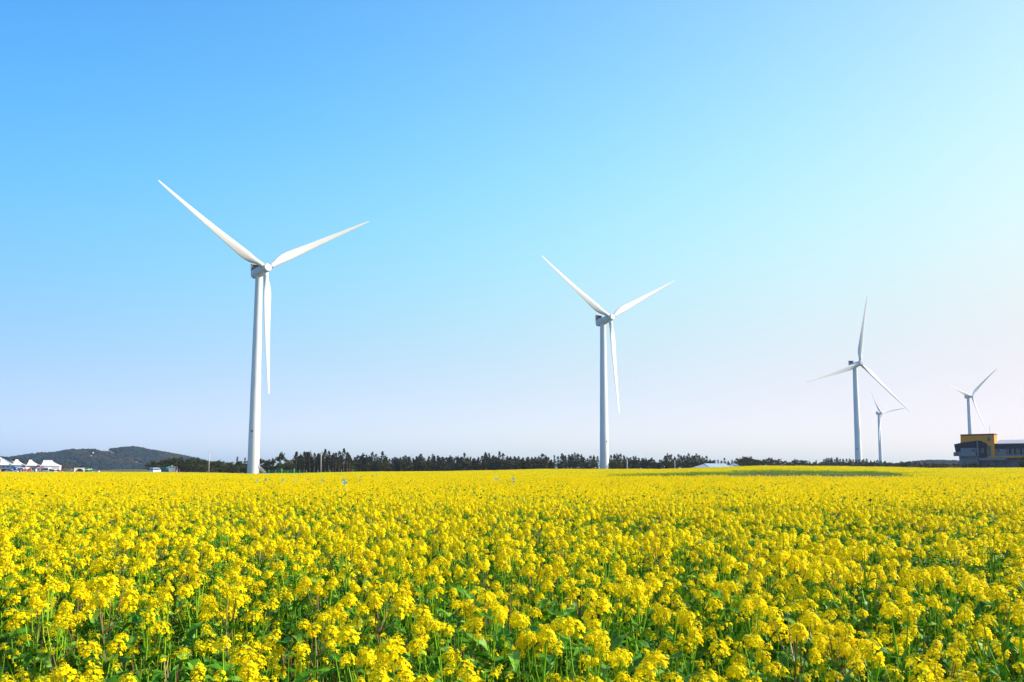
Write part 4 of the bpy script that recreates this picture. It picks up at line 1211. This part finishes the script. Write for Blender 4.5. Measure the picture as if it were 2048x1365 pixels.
p, q = a - o0, b_ - o0
b.loft([[(p.x - 6, .6, 0), (q.x, .6, 0), (q.x, .6, q.z - 2), (p.x - 6, .6, p.z - .5)], [(p.x - 6, 9, 0), (q.x, 9, 0), (q.x, 9, q.z - 2), (p.x - 6, 9, p.z - .5)]]); fix_normals(b.build('hall_wall', 'c_grey', T))

# ============================================================ VEHICLES
def car(px, py_bot, D, label, colour, kind='car', yaw=0.0, group=None, L=None, hgt=None):
    g = at(px, py_bot, D); gz = ground_z(g.x, D)
    dims = {'car': (4.3, 1.75, 1.45), 'van': (4.9, 1.9, 2.05), 'suv': (4.5, 1.85, 1.75)}[kind]
    L = L or dims[0]; W = dims[1]; Hh = hgt or dims[2]
    T = thing({'car': 'parked_car', 'van': 'parked_van', 'suv': 'parked_car'}[kind], (g.x, D, gz), label, 'van' if kind == 'van' else 'car', group, yaw)
    if kind == 'van': prof = [(-.5, .22), (-.5, .6), (-.49, .94), (-.44, 1), (.26, 1), (.36, .93), (.44, .58), (.5, .48), (.5, .22)]
    elif kind == 'suv': prof = [(-.5, .25), (-.5, .6), (-.46, .93), (-.40, 1), (.08, 1), (.22, .66), (.46, .55), (.5, .45), (.5, .25)]
    else: prof = [(-.5, .25), (-.5, .55), (-.46, .66), (-.30, .97), (-.05, 1), (.10, .96), (.26, .66), (.47, .56), (.5, .42), (.5, .25)]
    rings = []
    for yy, k in ((-.5, .94), (-.46, 1), (.46, 1), (.5, .94)):
        rings.append([(x * L * (1 if z < .6 else .985), yy * W * (1 if z < .66 or abs(yy) < .48 else .93), z * Hh * (k if z > .9 else 1)) for x, z in prof])
    b = MB(); b.loft(rings); o = b.build('body', colour, T); fix_normals(o)
    # glass
    zt, zb = {'van': (.90, .62), 'suv': (.92, .66), 'car': (.92, .67)}[kind]
    xs = {'van': [(-.46, -.17), (-.15, .10), (.12, .34)], 'suv': [(-.44, -.2), (-.18, .03)], 'car': [(-.27, -.06), (-.04, .12)]}[kind]
    for s in (-1, 1):
        for xa, xb in xs:
            b = MB(); yy = s * (W * .5 + .012)
            b.box((xa * L, yy - .02, zb * Hh), (xb * L, yy + .02, zt * Hh)); b.build('side_window', 'glass_dark', T)
        for x in (-.31, .30):
            w = MB(); r = .33; w.tube([(x * L, s * (W * .5 - .2), r), (x * L, s * (W * .5 + .03), r)], r, 14); o = w.build('wheel', 'rubber', T)
            w = MB(); w.tube([(x * L, s * (W * .5 + .031), r), (x * L, s * (W * .5 + .045), r)], .18, 10); w.build('rim', 'c_silver', o)
    xf = {'van': ((.445, .60), (.37, .90)), 'suv': ((.215, .68), (.10, .96)), 'car': ((.255, .69), (.115, .94))}[kind]
    b = MB(); (xa, za), (xb, zb_) = xf
    b.loft([[(xa * L + .03, -W * .42, za * Hh), (xa * L + .03, W * .42, za * Hh), (xb * L + .03, W * .40, zb_ * Hh), (xb * L + .03, -W * .40, zb_ * Hh)], [(xa * L - .02, -W * .42, za * Hh), (xa * L - .02, W * .42, za * Hh), (xb * L - .02, W * .40, zb_ * Hh), (xb * L - .02, -W * .40, zb_ * Hh)]]); fix_normals(b.build('windscreen', 'glass_dark', T))
    b = MB(); b.box((-.5 * L - .03, -W * .4, .64 * Hh), (-.488 * L, W * .4, .88 * Hh)); b.build('rear_window', 'glass_dark', T)
    for s in (-1, 1):
        b = MB(); b.box((.485 * L, s * W * .36 - .14, .44 * Hh), (.503 * L, s * W * .36 + .14, .52 * Hh)); b.build('headlight', 'c_white', T)
    return T
VD = 282
car(69.5, 944, VD, 'white van with dark windows parked right of the blue and pink canopy', 'c_white', 'van', rad(4))
car(87.5, 944, VD - 2, 'white van with a long dark window left of the silver car', 'c_white', 'van', rad(176))
car(102.5, 944.5, VD - 4, 'silver white car parked in front of the closed white tent', 'c_silver', 'suv', rad(185), None, 3.4)
car(115.5, 944.5, VD - 2, 'small red car right of the closed white tent', 'c_red', 'car', rad(15), None, 3.0)
car(24, 944, VD, 'low white car parked left of the blue canopy', 'c_white', 'car', rad(3))
car(310, 944, 300, 'pale blue-white van parked at the left end of the low wood', 'c_paleblue', 'van', rad(80))
car(340.5, 944, 302, 'dark blue car parked against the white kiosk', 'c_darkblue', 'car', rad(10), None, 3.4)
# dark green lorry
g = at(329, 944, 304); T = thing('parked_lorry', (g.x, 304, ground_z(g.x, 304)), 'dark green lorry with a pale cab roof left of the white kiosk', 'truck')
b = MB(); b.box((-1.5, -1.0, .55), (1.1, 1.0, 2.55), taper=.97); b.build('cargo_box', 'c_green', T)
b = MB(); b.loft([[(1.15, yy, .5), (2.3, yy, .5), (2.3, yy, 1.35), (1.95, yy, 2.2), (1.15, yy, 2.35)] for yy in (-.95, .95)]); fix_normals(b.build('cab', 'c_teal', T))
b = MB(); b.loft([[(2.33, -.8, 1.4), (2.33, .8, 1.4), (2.01, .75, 2.1), (2.01, -.75, 2.1)], [(2.25, -.8, 1.4), (2.25, .8, 1.4), (1.93, .75, 2.1), (1.93, -.75, 2.1)]]); fix_normals(b.build('windscreen', 'glass_dark', T))
for x in (-.9, 1.6):
    for s in (-1, 1):
        w = MB(); w.tube([(x, s * .75, .4), (x, s * 1.02, .4)], .4, 14); w.build('wheel', 'rubber', T)
# white kiosk with lean-to frame
KD = 292
g = at(344, 944, KD); T = thing('white_kiosk', (g.x, KD, ground_z(g.x, KD)), 'tall white box-shaped kiosk with a small roof unit, beside the green lorry', 'kiosk', None, rad(22))
zz = at(344, 933.5, KD).z - T.location.z
b = MB(); b.box((-1.2, 0, 0), (1.1, 2, zz)); b.build('wall', 'c_white', T)
b = MB(); b.box((-.4, .4, zz), (.35, 1.2, zz + .5)); b.build('roof_unit', 'c_cream', T)
for x in (-1.0, .1):
    b = MB(); b.box((x, -.04, zz - .55), (x + .8, .0, zz - .2)); b.build('window', 'c_grey', T)
b = MB(); b.box((-1.3, -.1, zz - .12), (1.2, -.02, zz)); b.build('cornice', 'c_white', T)
b = MB(); b.box((.1, -.05, .1), (.9, -.01, zz - .75)); b.build('door', 'c_cream', T)
b = MB(); b.box((1.12, .0, zz - .25), (1.85, 1.6, zz - .12)); b.box((1.72, .0, 0), (1.85, .13, zz - .26)); b.box((1.72, 1.47, 0), (1.85, 1.6, zz - .26)); b.build('lean_to_frame', 'c_white', T)

# blue and pink canopy with a dark oval opening
CD = 280
g = at(44, 942, CD); gz = ground_z(g.x, CD); T = thing('inflatable_canopy', (g.x, CD, gz), 'low blue and pale pink canopy with a dark oval opening, before the tents', 'canopy', None, rad(24))
xl, xm, xr = at(29.5, 0 + HOR, CD).x - g.x, at(46, HOR, CD).x - g.x, at(58.5, HOR, CD).x - g.x
zt = at(44, 935, CD).z - gz; zb = at(44, 941, CD).z - gz
b = MB(); b.loft([[(x, yy, z) for yy, z in ((0, zb), (.12, zt * .95), (.5, zt), (2, zt), (2.4, zt * .95), (2.5, zb))] for x in (xl, (xl + xm) / 2, xm)]); fix_normals(b.build('blue_half', 'c_blue', T, True))
b = MB(); b.loft([[(x, yy, zb + (z - zb) * k) for yy, z in ((0, zb), (.12, zt * .95), (.5, zt), (2, zt), (2.4, zt * .95), (2.5, zb))] for x, k in ((xm + .01, 1), ((xm + xr) / 2, 1), (xr - .3, .92), (xr, .3))]); fix_normals(b.build('pink_half', 'c_pink', T, True))
xo = at(41, HOR, CD).x - g.x
b = MB(); b.loft([[(xo + 1.35 * math.cos(a * math.pi / 8), yy, (zb + zt) / 2 + .05 + .52 * math.sin(a * math.pi / 8)) for a in range(16)] for yy in (-.06, .05)]); fix_normals(b.build('opening_rim', 'c_white', T))
b = MB(); b.loft([[(xo + 1.0 * math.cos(a * math.pi / 8), yy, (zb + zt) / 2 + .05 + .34 * math.sin(a * math.pi / 8)) for a in range(16)] for yy in (-.10, -.05)]); fix_normals(b.build('dark_opening', 'c_darkblue', T))
b = MB(); b.box((xm - .5, -.03, zb - .22), (xr, .05, zb)); b.build('red_hem', 'c_red', T)
for x in (xl + .1, xm, xr - .1):
    for yy in (.1, 2.4): b = MB(); b.tube([(x, yy, 0), (x, yy, zb)], .05, 5); b.build('leg', 'c_white', T)
# red awning between the vans
g = at(77, 936, 285); gz = ground_z(g.x, 285); T = thing('red_awning', (g.x, 285, gz), 'small crimson awning between the two white vans', 'awning')
z = at(77, 936.3, 285).z - gz
b = MB(); b.loft([[(-1.4, 0, z - .25), (1.4, 0, z - .25), (1.4, 0, z - .15), (-1.4, 0, z - .15)], [(-1.2, 1.6, z + .3), (1.3, 1.6, z + .3), (1.3, 1.6, z + .4), (-1.2, 1.6, z + .4)]]); fix_normals(b.build('canopy_cloth', 'c_magenta', T))
for x in (-1.3, 1.3): b = MB(); b.tube([(x, .1, 0), (x, .1, z - .2)], .04, 5); b.build('leg', 'c_silver', T)
# white food stall with dark arch
SD = 284
g = at(159, 944, SD); gz = ground_z(g.x, SD); T = thing('food_stall', (g.x, SD, gz), 'white stall front with a dark arched opening and a black roof edge', 'stall', None, rad(24))
xl, xr = at(149.5, HOR, SD).x - g.x, at(168.5, HOR, SD).x - g.x; z = at(159, 935, SD).z - gz; zc = z * .22; ra_, rz_ = 1.0, z * .45
front = [(xl, 0), (xl, z), (xr, z), (xr, 0)]
b = MB()
arc = [(ra_ * 1.05 * math.cos(math.pi * k / 12), zc + rz_ * math.sin(math.pi * k / 12)) for k in range(13)]
poly_r = [(arc[0][0], 0)] + arc + [(arc[-1][0], 0)]
for (x0_, z0_), (x1_, z1_) in zip(arc, arc[1:]): b.loft([[(x0_, yy, z0_), (x1_, yy, z1_), (x1_, yy, z), (x0_, yy, z)] for yy in (0, .1)])
b.box((arc[0][0], 0, 0), (xr, .1, z)); b.box((xl, 0, 0), (arc[-1][0], .1, z)); fix_normals(b.build('front_wall', 'c_white', T))
b = MB()
for (x0_, z0_), (x1_, z1_) in zip(arc, arc[1:]):
    b.loft([[(x0_, yy, z0_), (x1_, yy, z1_), (x1_ * 1.22, yy, zc + (z1_ - zc) * 1.2), (x0_ * 1.22, yy, zc + (z0_ - zc) * 1.2)] for yy in (-.03, -.002)])
fix_normals(b.build('arch_trim', 'c_black', T))
b = MB(); b.box((xl - .2, -.2, z), (xr + .2, 3, z + .22)); b.build('roof', 'c_black', T)
b = MB(); b.box((xl, 2.8, 0), (xr, 2.9, z)); b.box((xl, .11, 0), (xl + .08, 2.8, z)); b.box((xr - .08, .11, 0), (xr, 2.8, z)); b.build('side_wall', 'c_brown', T)
b = MB(); b.box((-1.0, .3, .9), (1.0, .8, 1.0)); b.box((-1.0, .35, 0), (1.0, .4, .9)); b.build('counter', 'c_orange', T)
# lime parasol and white table, white bench block
g = at(178, 944, 286); gz = ground_z(g.x, 286); T = thing('lime_parasol', (g.x, 286, gz), 'lime green parasol left of the lamp mast', 'parasol')
z = at(178, 938, 286).z - gz
b = MB(); b.loft([[(r * math.cos(k * math.pi / 4), r * math.sin(k * math.pi / 4), zz_) for k in range(8)] for r, zz_ in ((1.15, z - .45), (.6, z - .15), (.03, z))]); b.build('canopy_cloth', 'c_lime', T)
b = MB(); b.tube([(0, 0, 0), (0, 0, z)], .03, 5); b.build('pole_shaft', 'c_white', T)
def table(px, D, w, label, h=.75, top='c_white', drop=False):
    g = at(px, 944, D); T = thing('folding_table' if not drop else 'white_bench', (g.x, D, ground_z(g.x, D)), label, 'table' if not drop else 'bench')
    b = MB(); b.box((-w / 2, -.4, h - .05), (w / 2, .4, h)); b.build('tabletop' if not drop else 'top_slab', top, T)
    if drop: b = MB(); b.box((-w / 2 + .05, -.36, 0), (w / 2 - .05, .36, h - .055)); b.build('base_block', 'c_cream', T)
    else:
        for sx in (-1, 1):
            for sy in (-1, 1): b = MB(); b.tube([(sx * (w / 2 - .1), sy * .33, 0), (sx * (w / 2 - .1), sy * .33, h - .06)], .025, 4); b.build('leg', 'c_silver', T)
table(181.5, 262, 1.5, 'white table under the lamp mast', 1.25)
table(194, 250, 1.6, 'long white block with a dark top right of the lamp mast', 1.55, 'c_brown', True)

# ============================================================ PEOPLE (small figures by the stalls)
def person_mesh(seed, pose, shirt, trousers):
    """one continuous skinned figure 1.7 m tall"""
    j = {'pel': (0, 0, .93), 'che': (0, 0, 1.28), 'nek': (0, 0, 1.45), 'hd': (0, -.02, 1.58), 'top': (0, -.01, 1.68)}
    sp_ = {0: .09, 1: .16, 2: .12}[pose]
    for s, n in ((-1, 'l'), (1, 'r')):
        st = .18 * s if pose == 1 else .03 * s
        j['hip' + n] = (s * .09, 0, .88); j['kn' + n] = (s * .11, -st * .6, .48); j['an' + n] = (s * .12, st * .9, .08); j['to' + n] = (s * .13, st * .9 - .15, .04)
        j['sh' + n] = (s * .19, 0, 1.40); j['el' + n] = (s * (.24 + .03 * pose), .05 * s * pose, 1.12); j['ha' + n] = (s * .25, -.12 if pose != 2 else -.28, .88 if pose != 2 else 1.15)
    names = list(j); E = [('pel', 'che'), ('che', 'nek'), ('nek', 'hd'), ('hd', 'top')]
    for n in 'lr': E += [('pel', 'hip' + n), ('hip' + n, 'kn' + n), ('kn' + n, 'an' + n), ('an' + n, 'to' + n), ('che', 'sh' + n), ('sh' + n, 'el' + n), ('el' + n, 'ha' + n)]
    me = bpy.data.meshes.new('person'); me.from_pydata([j[n] for n in names], [(names.index(a), names.index(b)) for a, b in E], [])
    o = bpy.data.objects.new('tmp', me); C.objects.link(o)
    o.modifiers.new('s', 'SKIN')
    rad_ = {'pel': .14, 'che': .16, 'nek': .06, 'hd': .10, 'top': .07}
    sv = me.skin_vertices[0].data
    for i, n in enumerate(names):
        r = rad_.get(n) or {'hip': .10, 'kn': .065, 'an': .045, 'to': .04, 'sh': .07, 'el': .045, 'ha': .038}[n[:-1]]
        sv[i].radius = (r, r * (.8 if n in ('pel', 'che') else 1)); sv[i].use_root = n == 'pel'
    sb = o.modifiers.new('b', 'SUBSURF'); sb.levels = 1
    ev = o.evaluated_get(bpy.context.evaluated_depsgraph_get()); m2 = bpy.data.meshes.new_from_object(ev)
    bpy.data.objects.remove(o); m2.name = 'person'
    m2.materials.clear()
    for q in (shirt, trousers, 'skin', 'c_black'): m2.materials.append(M[q])
    for f in m2.polygons:
        z = f.center.z
        f.material_index = 2 if z > 1.43 or (abs(f.center.x) > .2 and z < 1.0 and z > .7) else (0 if z > .92 else (3 if z < .1 else 1)); f.use_smooth = True
    return m2
BASE = [person_mesh(1, k, 'c_black', 'c_black') for k in range(3)]
hair = MB(); hair.loft([[(.095 * math.sin(t) * math.cos(a) * 1.0, .02 + .10 * math.sin(t) * math.sin(a), 1.585 + .135 * math.cos(t)) for a in [2 * math.pi * q / 10 for q in range(10)]] for t in (.05, .5, .95, 1.35)]); HAIR = hair.mesh('hair', ['hair'], True)
def person(px, D, pose, shirt, trousers, label, yaw=0, s=1.0, dz=0):
    g = at(px, 944, D); me = BASE[pose].copy(); me.materials[0] = M[shirt]; me.materials[1] = M[trousers]
    o = bpy.data.objects.new('person', me); C.objects.link(o); o.location = (g.x, D, ground_z(g.x, D) + dz); o.rotation_euler = (0, 0, yaw); o.scale = (s,) * 3
    tag(o, label, 'person', 'people by the tents and stalls'); part('hair', HAIR, o)
PP = [(1, 262, 0, 'c_orange', 'c_tan', 'person in an orange-red top at the left edge of the picture'),
      (38.5, 240, 1, 'c_black', 'c_black', 'dark-clothed person walking under the left of the blue and pink canopy'),
      (45, 240, 0, 'c_brown', 'c_slate', 'person in brown standing beneath the middle of the canopy'),
      (51.5, 238, 2, 'c_orange', 'c_red', 'person in bright orange under the pink half of the canopy'),
      (57, 240, 0, 'c_slate', 'c_grey', 'person in grey beside the orange-clad one'),
      (61.5, 243, 0, 'c_orange', 'c_orange', 'person in orange right of the canopy'),
      (69.5, 243, 1, 'c_magenta', 'c_darkblue', 'person in dark trousers in front of the first white van'),
      (72, 243, 0, 'c_white', 'c_cream', 'person in white in front of the first white van'),
      (79.5, 244, 2, 'c_white', 'c_slate', 'person in a white top between the two white vans'),
      (83, 244, 0, 'c_brown', 'c_brown', 'person in dark brown in front of the second white van'),
      (122.5, 286, 0, 'c_black', 'c_black', 'person in black at the left of the crowd beside the red car'),
      (125, 288, 1, 'c_tan', 'c_black', 'person in a tan top in the crowd right of the red car'),
      (128.5, 286, 2, 'c_black', 'c_tan', 'person in a black jacket and pale trousers in the crowd'),
      (131.5, 290, 0, 'c_teal', 'c_grey', 'person in pale green in the crowd'),
      (134.5, 286, 0, 'c_darkblue', 'c_darkblue', 'person in navy in the middle of the crowd'),
      (137.5, 288, 1, 'c_cream', 'c_orange', 'person in cream in the crowd left of the stall'),
      (140.5, 286, 0, 'c_grey', 'c_white', 'person in grey over white left of the stall'),
      (143.5, 288, 2, 'c_white', 'c_black', 'person in a white top and black trousers left of the stall'),
      (146.5, 286, 0, 'c_blue', 'c_slate', 'person in blue next to the stall'),
      (156.5, 286, 0, 'c_red', 'c_black', 'person in red in front of the arched stall opening'),
      (161.5, 286, 2, 'c_tan', 'c_red', 'person in tan in the arched stall opening'),
      (172, 286, 1, 'c_cyan', 'c_black', 'person in light blue right of the stall'),
      (175, 286, 0, 'c_darkblue', 'c_black', 'person in dark blue beside the lime parasol'),
      (353.5, 285, 0, 'c_orange', 'c_white', 'person in orange and white right of the white kiosk'),
      (358.5, 282, 1, 'c_brown', 'c_brown', 'person in brown walking right of the kiosk'),
      (521.5, 272, 0, 'c_brown', 'c_brown', 'person in dark brown standing by the stair of the largest turbine')]
for px, D, pose, a, c, lb in PP: person(px, D, pose, a, c, lb, R.uniform(-2.5, 2.5), 1.0, .55 if px < 90 else 0)

# ============================================================ PINWHEELS in the field
def pinwheel_parts():
    v = MB(); th = .004
    vanes = []
    for k in range(4):
        a = k * math.pi / 2; c, s = math.cos(a), math.sin(a)
        b = MB()
        def P(x, z, y=0): return (x * c - z * s, y, x * s + z * c)
        b.loft([[P(0, 0, -.02), P(.17, .02, -.03), P(.15, .14, -.10), P(.04, .12, -.02)], [P(0, 0, -.012), P(.17, .02, -.022), P(.15, .14, -.09), P(.04, .12, -.012)]])
        vanes.append(b)
    return vanes
VANES = pinwheel_parts()
PV = {c: [v.mesh('vane', [c]) for v in VANES] for c in ('c_cyan', 'c_paleblue', 'c_blue', 'c_teal')}
stk = MB(); stk.tube([(0, .03, -.75), (0, .03, .02)], .012, 5); STK = stk.mesh('stake', ['c_white'])
bt = MB(); bt.tube([(0, -.05, 0), (0, .03, 0)], .022, 8); BT = bt.mesh('hub_button', ['c_white'])
def pinwheel(px, py, size_px, col, label):
    # stands in the crop: distance from its height above the flowers
    D = 40.0
    for _ in range(30):
        x = at(px, HOR, D).x
        z = ground_z(x, D) + CROP_H + .18
        D2 = (CAMZ - z) * F / max(2.2, (py - HOR))
        D = .5 * D + .5 * min(230, max(20, D2))
    x = at(px, HOR, D).x; p = at(px, py, D)
    s = 1.25 * size_px * D / F / .34
    s = max(.25, min(2.6, s))
    T = thing('pinwheel', (p.x, p.y, p.z), label, 'pinwheel', 'pinwheels standing in the crop', R.uniform(-.5, .5)); T.scale = (s,) * 3
    w = R.uniform(0, 1.5)
    for m_ in PV[col]: o = part('vane', m_, T); o.rotation_euler = (0, w, 0)
    part('stake', STK, T); part('hub_button', BT, T)
PW = [(690, 966, 7.5, 'c_cyan', 'largest bright blue pinwheel, nearest to the camera'), (687.5, 959.5, 4.5, 'c_cyan', 'blue pinwheel just above the largest one'),
      (645, 960.5, 4.5, 'c_cyan', 'bright blue pinwheel left of the largest one'), (514, 961, 4, 'c_cyan', 'light blue pinwheel below the foot of the largest turbine'), (531.5, 960, 4, 'c_blue', 'darker blue pinwheel right of the turbine foot'),
      (566.5, 960, 4, 'c_cyan', 'pale cyan pinwheel on a tall stake below the green gate'), (616, 959.5, 2.6, 'c_blue', 'tiny blue pinwheel below the fence'), (590.5, 960.5, 2, 'c_paleblue', 'tiny pale pinwheel below the gate'),
      (721.5, 954, 2.8, 'c_teal', 'small teal pinwheel right of the largest pinwheel'), (719.5, 961.5, 2.8, 'c_teal', 'dark teal pinwheel low right of the largest pinwheel'), (745.5, 952.5, 3, 'c_teal', 'teal pinwheel on a tall white stake'),
      (754.8, 949.5, 2.4, 'c_paleblue', 'pale pinwheel at the right end of the group'), (992, 958.5, 4.6, 'c_cyan', 'bright cyan pinwheel left of the pair in the middle of the field'), (1026, 958, 4.6, 'c_cyan', 'bright cyan pinwheel right of the pair in the middle of the field'),
      (1027.5, 964, 3, 'c_teal', 'dark green-blue pinwheel just below the right-hand cyan one'), (324, 947.6, 2.2, 'c_paleblue', 'pale pinwheel in front of the green lorry'), (358.5, 946.5, 2.6, 'c_cyan', 'cyan pinwheel in front of the person in brown'),
      (537, 948, 2.8, 'c_cyan', 'small cyan pinwheel below the left fence post'), (582, 947.7, 2.6, 'c_cyan', 'small cyan pinwheel in front of the gate'), (597.2, 947.7, 2.8, 'c_cyan', 'small cyan pinwheel in front of the fence post right of the gate'),
      (633.2, 948.2, 2, 'c_paleblue', 'pale pinwheel left of the pole'), (652, 944.8, 2.6, 'c_cyan', 'cyan pinwheel right of the pole'), (679.5, 948.6, 2.2, 'c_teal', 'teal speck-like pinwheel above the largest pinwheel'), (154, 947, 2.4, 'c_teal', 'green-cyan pinwheel in front of the arched stall')]
for a in PW: pinwheel(*a)

# ============================================================ AIR
hz = MB(); hz.box((-1600, -40, -6), (1700, 1800, 150))
hb = hz.build('haze', 'white_paint'); hb['kind'] = 'stuff'
hm = bpy.data.materials.new('haze'); hm.use_nodes = True; nt = hm.node_tree; nt.nodes.clear()
ho = nt.nodes.new('ShaderNodeOutputMaterial'); hv = nt.nodes.new('ShaderNodeVolumePrincipled')
hv.inputs['Color'].default_value = (.66, .80, 1.0, 1); hv.inputs['Density'].default_value = HAZE_DENSITY; hv.inputs['Anisotropy'].default_value = .2
nt.links.new(hv.outputs[0], ho.inputs['Volume'])
hb.data.materials.clear(); hb.data.materials.append(hm)
